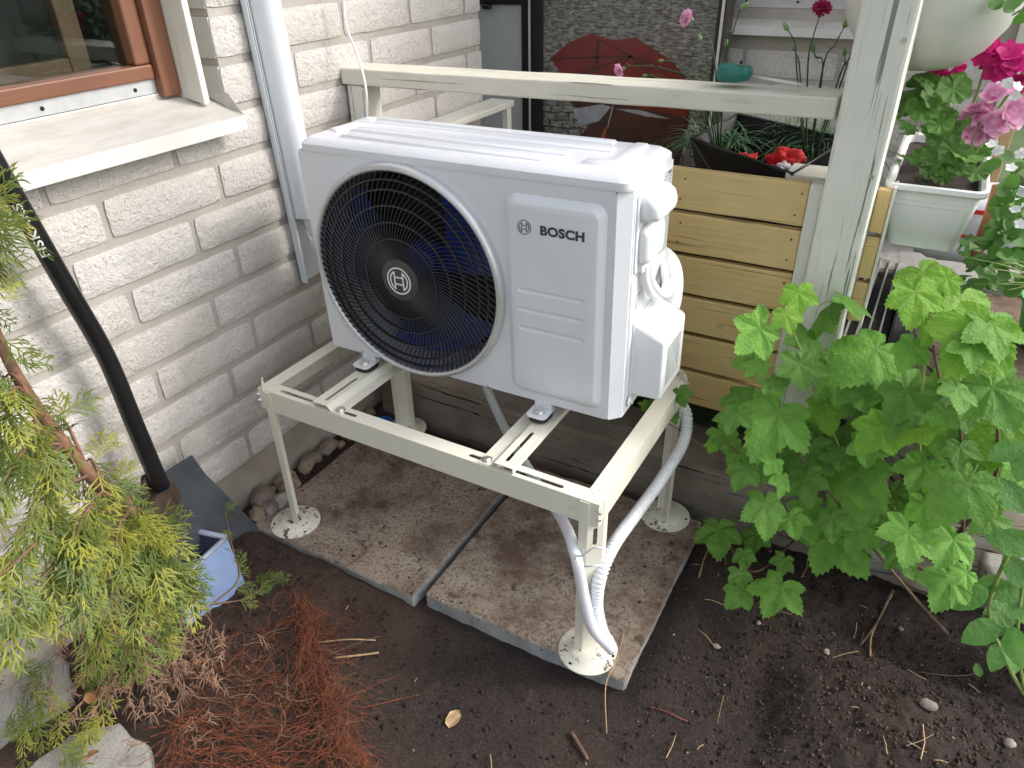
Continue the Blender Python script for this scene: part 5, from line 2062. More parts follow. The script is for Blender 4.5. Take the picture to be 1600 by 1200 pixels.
def ovate(name, seed, mat, wid=0.5, teeth=22, fold=0.12, droop=0.12, n=26):
    """toothed, folded oval leaflet, base at origin, tip +Y, length 1"""
    V = []
    A_ = []
    F = []
    for i in range(n + 1):
        t = i / n
        w = wid * (math.sin(PI * t ** 0.85) ** 0.8) * 0.5 if 0 < t < 1 else 0.0
        w *= 1 + (0.08 * ((t * teeth) % 1) - 0.04)
        for j in range(-2, 3):
            s_ = j / 2
            x = w * s_
            z = fold * abs(x) * 1.5 - droop * t * t + 0.02 * noise.noise(Vector((x * 9, t * 9, seed)))
            V.append((x, t, z))
            A_.append(1.0 if j == 0 else (0.5 if (t * 9 + abs(s_) * 0.0) % 1 > 0.82 else 0.0))
    for i in range(n):
        for j in range(4):
            a = i * 5 + j
            F.append((a, a + 1, a + 6, a + 5))
    me = npmesh(name, V, F, 4, A_)
    me.shade_smooth()
    me.materials.append(M[mat])
    return me


def put(name, me, parent, P, nrm, tip, size, roll=0.0):
    """leaf object: +Z to nrm, +Y towards tip"""
    z = Vector(nrm).normalized()
    y = Vector(tip) - z * Vector(tip).dot(z)
    y = y.normalized() if y.length > 1e-5 else z.orthogonal().normalized()
    x = y.cross(z)
    mm = Matrix((x, y, z)).transposed().to_4x4()
    mm = mm @ Matrix.Rotation(roll, 4, 'Y') @ Matrix.Scale(size, 4)
    mm.translation = Vector(P)
    o = bpy.data.objects.new(name, me)
    COL.objects.link(o)
    o.parent = parent
    if parent is not None:
        o.matrix_local = Matrix.Translation(-Vector(parent.location)) @ mm
    else:
        o.matrix_world = mm
    return o


CUR = [(0, 1.0, 36), (58, 0.86, 36), (-58, 0.86, 36), (120, 0.62, 42), (-120, 0.62, 42)]
cur = [palmate('leaf', s_, CUR, 52, 'currant', depth=dp, fold=fo, droop=dr) for s_, dp, fo, dr in ((1, 0.42, 0.07, 0.16), (2, 0.36, 0.05, 0.3), (3, 0.45, 0.09, 0.05), (4, 0.40, 0.06, -0.12), (8, 0.38, 0.12, 0.22), (9, 0.48, 0.05, 0.12))]
cur_y = [palmate('leaf', s_, CUR, 52, 'currant_young', depth=0.38, fold=0.07) for s_ in (5, 6, 7)]
rb = random.Random(5)
BASE = Vector((1.33, 0.36, -0.52))
bush = empty('currant_bush', 'leafy green currant bush growing in front of the porch post and birch stump', 'bush', tuple(BASE))
LEAVES = [(375, 165, 90, 1), (255, 285, 150, 0), (335, 230, 80, 1), (470, 225, 150, 0), (520, 195, 120, 0), (400, 310, 130, 0), (255, 390, 70, 0), (290, 445, 80, 0), (380, 390, 110, 0), (310, 555, 190, 0), (180, 545, 100, 0), (130, 605, 90, 0), (105, 635, 40, 1), (190, 655, 80, 0), (215, 715, 80, 0), (270, 710, 80, 0), (320, 745, 80, 0), (400, 750, 110, 0), (410, 660, 140, 0), (460, 520, 110, 1), (490, 430, 110, 0), (560, 440, 120, 0), (620, 355, 180, 0), (640, 440, 120, 0), (580, 480, 100, 0), (710, 480, 170, 0), (635, 590, 120, 1), (700, 560, 90, 0), (770, 600, 130, 1), (560, 740, 190, 0), (510, 680, 90, 0), (590, 640, 110, 0), (770, 710, 140, 0), (830, 760, 110, 1), (900, 770, 180, 0), (770, 830, 120, 0), (650, 860, 150, 0), (720, 920, 150, 0), (690, 980, 100, 0), (580, 900, 130, 0), (480, 930, 170, 0), (480, 870, 110, 0), (400, 850, 110, 0), (350, 870, 100, 0), (270, 830, 120, 0), (300, 690, 70, 0), (860, 940, 110, 0), (970, 870, 110, 0), (1000, 820, 70, 0), (760, 110, 140, 1), (740, 170, 150, 1), (880, 200, 190, 1), (840, 120, 80, 1), (980, 270, 140, 0), (950, 290, 190, 1), (920, 330, 120, 0), (990, 400, 140, 0), (980, 470, 160, 0), (900, 400, 130, 1), (870, 470, 110, 0), (900, 500, 130, 0), (1010, 590, 160, 1), (850, 580, 100, 0), (880, 650, 110, 0), (830, 540, 90, 0), (730, 330, 90, 0), (790, 260, 90, 1), (850, 1060, 130, 0), (900, 1040, 80, 0), (1060, 700, 100, 0)]


def bush_y(u, v):
    """depth of the bush surface: it leans out towards the camera low down"""
    return 0.30 - 0.16 * max(0, min(1, (v - 480) / 400)) + 0.06 * math.sin(u * 0.02)


def camface(P, rn, up=0.75, side=0.45):
    return (CAM - P).normalized() * 0.62 + Vector((rn.gauss(0, side), rn.gauss(0, side), up + rn.gauss(0, 0.2)))


for (zx, zy, s_, yg) in LEAVES:
    u, v = 1060 + zx / 2, 380 + zy / 2
    P = at(u, v - s_ * 0.06, 1, bush_y(u, v) + rb.uniform(-0.05, 0.05))
    dist = (P - CAM).dot(CF)
    size = s_ / 2 / FPX * dist * rb.uniform(0.78, 0.98)
    tip = Vector((rb.gauss(0.0, 0.5), -0.6 + rb.gauss(0, 0.25), -0.75))
    put('leaf', rb.choice(cur_y if yg else cur), bush, P, camface(P, rb, 0.5, 0.26), tip, size, rb.uniform(-0.3, 0.3))
# leaves inside the bush
for k in range(50):
    u = rb.uniform(1120, 1590)
    v = rb.uniform(560, 870)
    lim = 560 + abs(u - 1350) * 0.12
    if u < 1240 and v > 690:
        continue
    if u < 1160 and (v < 660 or v > 760):
        continue
    if u > 1480 and v > 760:
        continue
    if v > 800 and (u < 1200 or u > 1440):
        continue
    P = at(u, v, 1, bush_y(u, v) + rb.uniform(0.05, 0.16))
    put('leaf', rb.choice(cur), bush, P, camface(P, rb, 0.8, 0.5), Vector((rb.gauss(0, 0.6), -0.4, -0.6)), rb.uniform(0.05, 0.08), rb.uniform(-0.4, 0.4))
STEMS = [((1440, 890), (1436, 700), (1447, 520), 'stem_green', 0.0045), ((1440, 890), (1385, 760), (1372, 600), 'stem_green', 0.0045), ((1400, 880), (1320, 720), (1240, 520), 'stem_green', 0.004), ((1440, 895), (1480, 700), (1458, 540), 'stem_brown', 0.0045), ((1480, 990), (1400, 900), (1240, 700), 'stem_brown', 0.004), ((1440, 895), (1545, 770), (1560, 640), 'stem_brown', 0.005), ((1380, 880), (1230, 760), (1130, 690), 'stem_brown', 0.0035), ((1500, 930), (1505, 800), (1500, 640), 'stem_brown', 0.004), ((1560, 960), (1460, 900), (1390, 860), 'stem_brown', 0.0045)]
for a, m_, c_, mt, r in STEMS:
    pa = at(a[0], a[1], 2, -0.49)
    P = spline([pa, at(m_[0], m_[1], 1, bush_y(*m_) + 0.06), at(c_[0], c_[1], 1, bush_y(*c_) + 0.01)], 8)
    tube('stem', [p - BASE for p in P], [r * (1.15 - 0.6 * i / len(P)) for i in range(len(P))], mt, bush, n=7)

# low shoot beside the slab
SB = at(1180, 850, 2, -0.50)
shoot = empty('currant_shoot', 'small low currant shoot with seven leaves beside the bare slab corner', 'plant', tuple(SB))
for (zx, zy, s_) in [(125, 910, 135), (245, 920, 100), (205, 980, 70), (190, 1040, 80), (330, 1000, 80), (200, 1095, 100), (320, 1095, 165)]:
    u, v = 1060 + zx / 2, 380 + zy / 2
    P = at(u, v - s_ * 0.06, 2, -0.42 + rb.uniform(-0.02, 0.02))
    dist = (P - CAM).dot(CF)
    put('leaf', rb.choice(cur), shoot, P, camface(P, rb, 0.9, 0.2), Vector((rb.gauss(0.1, 0.5), -0.8, -0.4)), s_ / 2 / FPX * dist * 0.72, rb.uniform(-0.2, 0.2))
tube('stem', [p - SB for p in spline([at(1240, 845, 2, -0.49), at(1190, 890, 2, -0.44), at(1160, 885, 2, -0.43), at(1140, 850, 2, -0.43)], 6)], 0.0028, 'stem_brown', shoot, n=6)
# tendril of the bush that reaches the unit
tn = empty('leafy_tendril', 'thin reddish twig with four small leaves over the corner of the stand', 'twig', tuple(at(1130, 720, 1, 0.42)))
TB = Vector(tn.location)
TP = spline([at(1170, 735, 1, 0.40), at(1120, 712, 1, 0.36), at(1075, 680, 1, 0.30), at(1043, 660, 1, 0.26), at(1026, 640, 1, 0.25), at(1034, 625, 1, 0.25), at(1052, 616, 1, 0.25)], 6)
tube('stem', [p - TB for p in TP], 0.0017, simple('stem_red', (0.27, 0.13, 0.08), 0.7), tn, n=6)
for (u, v, s_) in [(1012, 634, 34), (1022, 630, 26), (1062, 612, 40), (1050, 650, 28), (1044, 636, 18)]:
    P = at(u, v, 1, 0.245)
    put('leaf', rb.choice(cur), tn, P, camface(P, rb, 0.6, 0.3), Vector((rb.gauss(0, 0.6), -0.5, -0.5)), s_ / FPX * (P - CAM).dot(CF) * 0.6)

# bramble in the bottom right corner
RBASE = at(1600, 1080, 2, -0.52)
rose = empty('bramble', 'bramble with serrated oval leaflets in the corner below the currant bush', 'plant', tuple(RBASE))
ov = [ovate('leaflet', s_, 'rose_leaf', 0.62) for s_ in (1, 2, 3)]
RL = [(1520, 928, 62, 200), (1480, 915, 40, 200), (1595, 850, 70, 170), (1570, 835, 50, 130), (1560, 960, 70, 240), (1540, 985, 60, 210), (1578, 1010, 60, 265), (1560, 1020, 50, 250), (1595, 1000, 60, 300), (1530, 1050, 20, 100), (1585, 920, 60, 150), (1600, 900, 60, 120), (1555, 905, 45, 160), (1600, 960, 60, 330), (1590, 780, 60, 110), (1605, 720, 60, 250), (1580, 700, 55, 200)]
for (u, v, s_, an) in RL:
    P = at(u, v, 1, 0.12 + rb.uniform(-0.04, 0.04))
    a = math.radians(an)
    tip = CR * math.cos(a) + CU * math.sin(a)
    dist = (P - CAM).dot(CF)
    put('leaflet', rb.choice(ov), rose, P - tip * (s_ * 0.4 / FPX * dist), camface(P, rb, 0.4, 0.25), tip, s_ / FPX * dist * 1.05, rb.uniform(-0.2, 0.2))
for pts, r in (([(1600, 1085), (1575, 1040), (1545, 960), (1560, 900), (1590, 840)], 0.004), ([(1600, 1080), (1590, 990), (1600, 900)], 0.003)):
    tube('stem', [p - RBASE for p in spline([at(u, v, 1, 0.13 + 0.002 * i) for i, (u, v) in enumerate(pts)], 6)], r, 'stem_green', rose, n=6)

# ------------------------------------------------------------------ stump, grate, timber on the right
st = empty('birch_stump', 'upright birch stump with pale bark behind the currant bush', 'stump', (1.47, 0.60, -0.50))
V = []
F = []
na, nh = 64, 26
for j in range(nh + 1):
    t = j / nh
    for i in range(na):
        a = 2 * PI * i / na
        r = 0.205 + 0.012 * noise.noise(Vector((math.cos(a) * 2, math.sin(a) * 2, t * 2))) + 0.004 * noise.noise(Vector((math.cos(a) * 9, math.sin(a) * 9, t * 14)))
        V.append((r * math.cos(a), r * 1.1 * math.sin(a), 0.60 * t + (0.012 * noise.noise(Vector((math.cos(a) * 4, math.sin(a) * 4, 0))) if j == nh else 0)))
for j in range(nh):
    for i in range(na):
        i2 = (i + 1) % na
        F.append((j * na + i, j * na + i2, (j + 1) * na + i2, (j + 1) * na + i))
gobj('bark', (V, F), 'birch', st, smooth=True)
rings = [[Vector((V[nh * na + i][0] * s_, V[nh * na + i][1] * s_, 0.60 + dz + 0.006 * noise.noise(Vector((V[nh * na + i][0] * s_ * 20, V[nh * na + i][1] * s_ * 20, 1))))) for i in range(na)] for s_, dz in ((0.995, -0.004), (0.9, -0.012), (0.6, -0.014), (0.3, -0.012), (0.05, -0.012))]
gobj('cut_top', loft_geo(rings, False, True), 'stump_top', st, smooth=True)

gt = empty('boot_grate', 'dark step grate with pale metal bars right of the porch post', 'grate', (1.15, 0.92, -0.03))
box('frame', -0.075, 0.065, -0.33, 0.36, -0.06, -0.02, 'rubber', gt)
for k in range(5):
    box('bar', -0.062 + 0.026 * k, -0.057 + 0.026 * k, -0.32, 0.35, -0.0195, 0.006, 'steel', gt, bev=0.0008)
cw = plank('charred_timber', 1.218, 1.262, 0.60, 1.19, -0.40, -0.005, 'charred', None, axis=1, bev=0.006, warp=0.004, n=30, seed=5)
tag(cw, 'blackened cracked timber between the step grate and the birch stump', 'timber')
for (a, c_, r, lab, sd) in ((Vector((1.19, 0.42, -0.46)), Vector((1.78, 0.52, -0.42)), 0.075, 'silver grey weathered log at the foot of the currant bush', 1), (Vector((1.52, 0.30, -0.36)), Vector((1.95, 0.34, -0.30)), 0.06, 'split grey log lying behind the bramble at the picture edge', 5)):
    n_ = 26
    P = [a.lerp(c_, i / n_) for i in range(n_ + 1)]
    Vt, Ft = tube_geo(P, r, 28, True)
    Vt = [v + noise.noise_vector(Vector((v.x * 3, v.y * 25, v.z * 25))) * 0.009 for v in Vt]
    ax2 = (c_ - a).normalized()
    q = ax2.to_track_quat('Z', 'Y')
    loc = Vt[:]
    mid = (a + c_) / 2
    me = fixn(mesh('weathered_log', [q.inverted() @ (v - mid) for v in Vt], Ft))
    o = link('weathered_log', me, 'grey_log', None, mid, smooth=True)
    o.rotation_euler = q.to_euler()
    tag(o, lab, 'log')

# ------------------------------------------------------------------ window box with geraniums
wb = empty('window_box', 'white plastic window box of pink geraniums beside the porch post', 'planter', (1.224, 0.50, 0.42))


def wring(x0, x1, y0, y1, r, z):
    return [Vector((x, y, z)) for x, y in rrect(x0, x1, y0, y1, r, 5)]


BL_ = 0.48
rings = [wring(-0.060, 0.060, 0.020, BL_ - 0.02, 0.012, -0.135), wring(-0.064, 0.064, 0.014, BL_ - 0.016, 0.016, -0.130), wring(-0.066, 0.066, 0.012, BL_ - 0.014, 0.016, -0.112), wring(-0.0665, 0.0665, 0.0112, BL_ - 0.014, 0.016, -0.1105), wring(-0.068, 0.068, 0.0095, BL_ - 0.012, 0.016, -0.100), wring(-0.0695, 0.0695, 0.008, BL_ - 0.012, 0.016, -0.098), wring(-0.080, 0.080, 0.002, BL_ - 0.004, 0.016, -0.040), wring(-0.0788, 0.0788, 0.0032, BL_ - 0.005, 0.016, -0.0397), wring(-0.0790, 0.0790, 0.0030, BL_ - 0.005, 0.016, -0.0387), wring(-0.0805, 0.0805, 0.001, BL_ - 0.004, 0.016, -0.0384), wring(-0.0812, 0.0812, 0.0005, BL_ - 0.004, 0.016, -0.0300), wring(-0.0800, 0.0800, 0.0018, BL_ - 0.005, 0.016, -0.0297), wring(-0.0801, 0.0801, 0.0017, BL_ - 0.005, 0.016, -0.0287), wring(-0.0813, 0.0813, 0.0004, BL_ - 0.004, 0.016, -0.0284), wring(-0.083, 0.083, 0.0, BL_, 0.016, -0.012), wring(-0.092, 0.092, -0.009, BL_ + 0.009, 0.022, -0.010), wring(-0.095, 0.095, -0.012, BL_ + 0.012, 0.024, -0.006), wring(-0.094, 0.094, -0.011, BL_ + 0.011, 0.023, 0.003), wring(-0.088, 0.088, -0.005, BL_ + 0.005, 0.02, 0.005), wring(-0.080, 0.080, 0.004, BL_ - 0.004, 0.016, 0.0), wring(-0.078, 0.078, 0.006, BL_ - 0.006, 0.015, -0.03)]
gobj('box', loft_geo(rings, True, False), 'pot_white', wb, angle=40)
V = []
F = []
for j in range(24):
    for i in range(12):
        x, y = -0.079 + 0.158 * i / 11, 0.005 + (BL_ - 0.01) * j / 23
        V.append((x, y, -0.018 + 0.007 * noise.noise(Vector((x * 40, y * 40, 2)))))
for j in range(23):
    for i in range(11):
        a = j * 12 + i
        F.append((a, a + 1, a + 13, a + 12))
gobj('potting_soil', (V, F), 'clod', wb, smooth=True, fix=False)
GER = [(a, 0.92, 40) for a in (0, 45, -45, 90, -90, 135, -135)]
ger = [palmate('leaf', s_, GER, 39, 'geranium_leaf', petiole=1.0, depth=0.22, fold=0.12, droop=-0.12) for s_ in (21, 22, 23)]


def flower_mesh(name, mat, seed, n=5, cup=0.25, notch=0.0):
    """open flower: separate rounded petals round the centre; radius 1, facing +Z"""
    rn = random.Random(seed)
    V = []
    F = []
    A_ = []
    for k in range(n):
        a0 = 2 * PI * k / n + rn.uniform(-0.1, 0.1)
        b0 = len(V)
        ca, sa = math.cos(a0), math.sin(a0)
        nl, nw = 6, 4
        for i in range(nl + 1):
            t = i / nl
            w = 0.46 * math.sin(PI * (0.08 + 0.80 * t)) ** 0.9
            for j in range(nw + 1):
                s_ = j / nw * 2 - 1
                r = 0.06 + 0.94 * t - 0.10 * s_ * s_ * t
                x, y = r, w * s_
                z = cup * t * t - 0.10 * s_ * s_ * w + 0.05 * noise.noise(Vector((t * 5, s_ * 3, seed + k)))
                V.append((x * ca - y * sa, x * sa + y * ca, z))
                A_.append(max(0.0, 1 - abs(t - 0.42) * 3.0) * (1 if k in (0, 1) else 0.55) * (1 - 0.5 * abs(s_)))
        for i in range(nl):
            for j in range(nw):
                a = b0 + i * (nw + 1) + j
                F.append((a, a + 1, a + nw + 2, a + nw + 1))
    me = npmesh(name, V, F, 4, A_)
    me.shade_smooth()
    me.materials.append(M[mat])
    return me


fp_ = [flower_mesh('flower', 'petal_pink', s_) for s_ in (1, 2, 3)]
fm_ = [flower_mesh('flower', 'petal_magenta', s_) for s_ in (4, 5, 6)]
fw_ = [flower_mesh('flower', 'petal_white', s_, 5, 0.15) for s_ in (7, 8)]
bud = from_bm('bud', (lambda b_: (bmesh.ops.create_uvsphere(b_, u_segments=8, v_segments=6, radius=1), [setattr(v, 'co', Vector((v.co.x * 0.5 * (1 - 0.35 * v.co.z), v.co.y * 0.5 * (1 - 0.35 * v.co.z), v.co.z))) for v in b_.verts], b_)[2])(bmesh.new()))
bud.shade_smooth()
bud.materials.append(M['bud_green'])


def umbel(parent, u, v, y, rpx, n, meshes, fpx, rn, nm='flower'):
    c_ = at(u, v, 1, y)
    dist = (c_ - CAM).dot(CF)
    R_ = rpx / FPX * dist
    for k in range(n):
        while True:
            d = Vector((rn.gauss(0, 1), rn.gauss(0, 1), rn.gauss(0, 1))).normalized()
            if d.dot((CAM - c_).normalized()) > -0.15 or d.z > 0.4:
                break
        put(nm, rn.choice(meshes), parent, c_ + d * R_ * rn.uniform(0.75, 1.0), d * 0.8 + (CAM - c_).normalized() * 0.7 + Vector((0, 0, 0.25)), Vector((rn.gauss(0, 1), rn.gauss(0, 1), rn.gauss(0, 1))), fpx / FPX * dist * rn.uniform(0.85, 1.1))
    return c_


rg = random.Random(3)
WL = Vector(wb.location)
ger1 = empty('geranium', 'geranium with pale pink flowers in the white window box', 'plant', (1.25, 0.60, 0.40), group='geraniums in the window box')
ger2 = empty('geranium', 'geranium with magenta flowers behind the pale pink one', 'plant', (1.23, 0.80, 0.40), group='geraniums in the window box')
c1 = umbel(ger1, 1562, 168, 0.62, 32, 11, fp_, 22, rg)
c1b = umbel(ger1, 1530, 190, 0.60, 22, 6, fp_, 21, rg)
c2 = umbel(ger2, 1572, 102, 0.78, 24, 11, fm_, 19, rg)
c3 = umbel(ger2, 1600, 112, 0.80, 22, 10, fm_, 18, rg)
c4 = umbel(ger2, 1480, 105, 0.80, 20, 14, fm_, 17, rg)
c5 = umbel(ger2, 1545, 85, 0.80, 16, 8, fm_, 17, rg)
for gg, cs, base in ((ger1, (c1, c1b), Vector((1.24, 0.62, 0.405))), (ger2, (c2, c3, c4, c5), Vector((1.23, 0.80, 0.405)))):
    for c_ in cs:
        tube('stem', [p - Vector(gg.location) for p in spline([base, base.lerp(c_, 0.5) + Vector((0.01, -0.01, -0.01)), c_], 6)], 0.0026, 'stem_green', gg, n=6)
for k in range(46):
    g_ = ger1 if k % 2 else ger2
    u = rg.uniform(1412, 1545)
    v = rg.uniform(130, 278)
    if u > 1500 and v < 190:
        continue
    P = at(u, v, 1, 0.56 + rg.uniform(0, 0.2))
    put('leaf', rg.choice(ger), g_, P, camface(P, rg, 0.8, 0.5), Vector((rg.gauss(0, 1), rg.gauss(0, 1), -0.2)), rg.uniform(0.022, 0.038), 0)
for (u, v, s_) in [(1440, 170, 0.036), (1490, 140, 0.036), (1478, 255, 0.034), (1500, 262, 0.034), (1455, 265, 0.032), (1510, 245, 0.034), (1490, 235, 0.034), (1470, 195, 0.03), (1525, 268, 0.032), (1460, 245, 0.03)]:
    P = at(u, v, 1, 0.545)
    put('leaf', rg.choice(ger), ger1, P, camface(P, rg, 0.6, 0.25), Vector((rg.gauss(0, 0.5), -0.6, -0.5)), s_, 0)

# ------------------------------------------------------------------ hanging bowl
hb = empty('hanging_bowl', 'large off white hanging flower bowl behind the porch post', 'planter', (1.125, 0.64, 0.62))
prof = [(0.0005, 0.006), (0.055, 0.004), (0.085, 0.014), (0.118, 0.042), (0.145, 0.082), (0.163, 0.13), (0.172, 0.18), (0.178, 0.20), (0.182, 0.205), (0.182, 0.215), (0.172, 0.217), (0.165, 0.20), (0.16, 0.17), (0.0005, 0.17)]
V, F = lathe_geo(prof, 64, 2, (0, 0, 0))
gobj('bowl', (V, F), 'bowl_white', hb, angle=50)
rl_ = [from_bm('leaf', (lambda b_: (bmesh.ops.create_circle(b_, cap_ends=True, cap_tris=True, segments=14, radius=1), [setattr(v, 'co', Vector((v.co.x, v.co.y * (1 - 0.25 * (v.co.y > 0.8)), 0.18 * (v.co.x ** 2 + v.co.y ** 2) - 0.1 * abs(v.co.x)))) for v in b_.verts], b_)[2])(bmesh.new())) for _ in range(1)]
for me in rl_:
    me.materials.append(M['round_leaf'])
    me.shade_smooth()
bp2 = empty('bowl_plant', 'trailing plant with small white flowers spilling over the hanging bowl', 'plant', (1.125, 0.64, 0.80))
for k in range(120):
    a = rg.uniform(0, 2 * PI)
    r = 0.19 * math.sqrt(rg.random())
    P = Vector((1.125 + r * math.cos(a), 0.64 + r * math.sin(a), 0.815 + rg.uniform(-0.01, 0.06) - (0.10 * rg.random() * (rg.random() < 0.12) if r > 0.17 else 0)))
    put('leaf', rl_[0], bp2, P, Vector((rg.gauss(0, 0.6), rg.gauss(0, 0.6) - 0.3, 0.8)), Vector((rg.gauss(0, 1), rg.gauss(0, 1), 0)), rg.uniform(0.009, 0.016))
for (u, v) in [(1452, 2), (1460, 8), (1575, 12), (1590, 20), (1585, 5), (1596, 30), (1475, 10)]:
    P = at(u, v, 1, 0.50)
    put('leaf', rl_[0], bp2, P, camface(P, rg, 0.5, 0.5), Vector((rg.gauss(0, 1), 0, -1)), rg.uniform(0.012, 0.018))
put('flower', fw_[0], bp2, at(1458, 0, 1, 0.49), CAM - at(1458, 0, 1, 0.49), Vector((1, 0, 0)), 0.012)

# trailing plants and bag at the right edge
tpot = empty('trailing_plant', 'trailing round leaved plant with white flowers in a green pot on the birch stump', 'plant', (1.50, 0.55, 0.10))
V, F = lathe_geo([(0.0005, 0.0), (0.06, 0.0), (0.075, 0.09), (0.08, 0.092), (0.08, 0.10), (0.0005, 0.09)], 32, 2, (0.02, 0.03, 0))
gobj('pot', (V, F), 'green_plastic', tpot, angle=40)
for k in range(230):
    u = rg.uniform(1495, 1605)
    v = rg.gauss(370, 55)
    if v < 235 or v > 472 or u < (1545 if v < 372 else 1500):
        continue
    P = at(u, v, 1, 0.50 + rg.uniform(-0.06, 0.10))
    put('leaf', rl_[0], tpot, P, camface(P, rg, 0.6, 0.6), Vector((rg.gauss(0, 1), rg.gauss(0, 1), -0.3)), rg.uniform(0.009, 0.017))
for (u, v) in [(1587, 327), (1594, 350), (1560, 235), (1580, 262), (1595, 240), (1550, 225), (1575, 130), (1590, 135), (1586, 150), (1598, 300)]:
    P = at(u, v, 1, 0.44)
    put('flower', rg.choice(fw_), tpot, P, camface(P, rg, 0.3, 0.2), Vector((rg.gauss(0, 1), rg.gauss(0, 1), 0)), 0.011)
for k in range(9):
    a = Vector((1.50 + rg.uniform(-0.04, 0.06), 0.55, 0.20))
    c_ = at(rg.uniform(1500, 1600), rg.uniform(380, 460), 1, 0.45)
    tube('stem', [p - Vector(tpot.location) for p in spline([a, a.lerp(c_, 0.5) + Vector((0, -0.02, 0.03)), c_], 5)], 0.0012, 'stem_green', tpot, n=5)
stk = tube('wooden_stake', [at(1520, 415, 1, 0.72), at(1545, 340, 1, 0.72), at(1560, 290, 1, 0.72)], [0.014, 0.012, 0.012], 'rust_wood', None, n=8)
tag(stk, 'reddish brown wooden stake behind the trailing plant', 'stake')
# soil bag
bm = bmesh.new()
bmesh.ops.create_cube(bm, size=2)
bmesh.ops.subdivide_edges(bm, edges=bm.edges[:], cuts=9, use_grid_fill=True)
bc = at(1535, 355, 1, 1.0)
for v in bm.verts:
    q = v.co.copy()
    k = 1 - 0.35 * max(abs(q.x), abs(q.y)) ** 4
    v.co = Vector((q.x * 0.16, q.y * 0.10, q.z * 0.10 * k)) + noise.noise_vector(q * 2.2) * 0.012 + noise.noise_vector(q * 6) * 0.005
bag = link('soil_bag', from_bm('soil_bag', bm), 'bag_white', None, (bc.x + 0.02, bc.y + 0.12, bc.z - 0.03), smooth=True)
tag(bag, 'white plastic bag with red print behind the window box', 'bag')
for (x, z, w_, h_) in ((-0.07, 0.060, 0.05, 0.012), (-0.01, 0.064, 0.035, 0.012), (0.035, 0.062, 0.03, 0.012), (-0.07, -0.005, 0.12, 0.008)):
    box('red_print', x, x + w_, -0.1185, -0.1165, z, z + h_, 'bag_red', bag, bev=0)

# ------------------------------------------------------------------ basket, bulb, carnations on the fence
bk = empty('wire_basket', 'black wire mesh basket with red cloth behind the yellow boards', 'basket', (0.82, 0.72, 0.28))
KO = Vector(bk.location)
rim_ = [Vector((0.655, 0.705, 0.420)), Vector((0.945, 0.505, 0.415)), Vector((1.010, 0.83, 0.425)), Vector((0.700, 0.985, 0.430))]
cen = sum(rim_, Vector()) / 4
bot = [cen + (p - cen) * 0.80 + Vector((0, 0, -0.135)) for p in rim_]
tube('rim', [p - KO for p in rim_ + [rim_[0], rim_[1]]], 0.0042, 'wire_black', bk, n=8)
WV, WF = [], []


def wire(a, c_, r=0.0022):
    v, f = tube_geo([a - KO, c_ - KO], r, 3, False)
    o_ = len(WV)
    WV.extend(v)
    WF.extend([tuple(i + o_ for i in q) for q in f])


for s_ in range(4):
    a, d = rim_[s_], rim_[(s_ + 1) % 4]
    e_, g_ = bot[s_], bot[(s_ + 1) % 4]
    n_ = 58
    for k in range(-20, n_ + 1):
        for dr in (1, -1):
            t0, t1 = k / n_, (k + 20) / n_
            f0, f1 = 0.0, 1.0
            if t0 < 0:
                f0 = -t0 / (t1 - t0)
                t0 = 0
            if t1 > 1:
                f1 = 1 - (t1 - 1) / (t1 - t0) * (1 - f0)
                t1 = 1
            if t0 >= 1:
                continue
            q0, q1 = (t0, t1) if dr > 0 else (1 - t0, 1 - t1)
            wire(a.lerp(d, q0).lerp(e_.lerp(g_, q0), f0), a.lerp(d, q1).lerp(e_.lerp(g_, q1), f1))
for k in range(40):
    t = k / 39
    wire(bot[0].lerp(bot[1], t), bot[3].lerp(bot[2], t))
    wire(bot[0].lerp(bot[3], t), bot[1].lerp(bot[2], t))
o = link('wire_mesh', npmesh('wire_mesh', [tuple(p) for p in WV], WF, 4), 'wire_black', bk)
tag(o, kind='stuff')
tube('handle', [p - KO for p in spline([rim_[0], rim_[0].lerp(rim_[1], 0.3) + Vector((-0.015, -0.02, -0.04)), rim_[0].lerp(rim_[1], 0.55) + Vector((-0.02, -0.02, -0.075)), rim_[1] + Vector((-0.03, 0.0, -0.05))], 6)], 0.0028, 'wire_black', bk, n=6)
for i, (u, v, r, mt, lab) in enumerate([(1165, 252, 0.026, 'cloth_red', 'crumpled red cloth at the near end of the wire basket'), (1228, 248, 0.032, 'cloth_red', 'larger crumpled red cloth at the far end of the wire basket'), (1205, 268, 0.022, 'cloth_red', 'red cloth folded against the front of the wire basket'), (1222, 262, 0.016, 'cloth_white', 'small white and red rag lying on the red cloths in the basket')]):
    p = at(u, v, 1, 0.66 if i < 2 else 0.60)
    bm = bmesh.new()
    bmesh.ops.create_icosphere(bm, subdivisions=4, radius=1)
    for vv in bm.verts:
        q = vv.co.copy()
        dd = 1 + 0.55 * noise.noise(q * 1.6 + Vector((i * 5, 0, 0))) + 0.45 * abs(noise.noise(q * 3.2 + Vector((0, i, 0)))) - 0.2
        vv.co = Vector((q.x * 1.25, q.y, q.z * 0.8)) * dd * r
    o = link('cloth', from_bm('cloth', bm), mt, None, p, smooth=True)
    tag(o, lab, 'cloth')
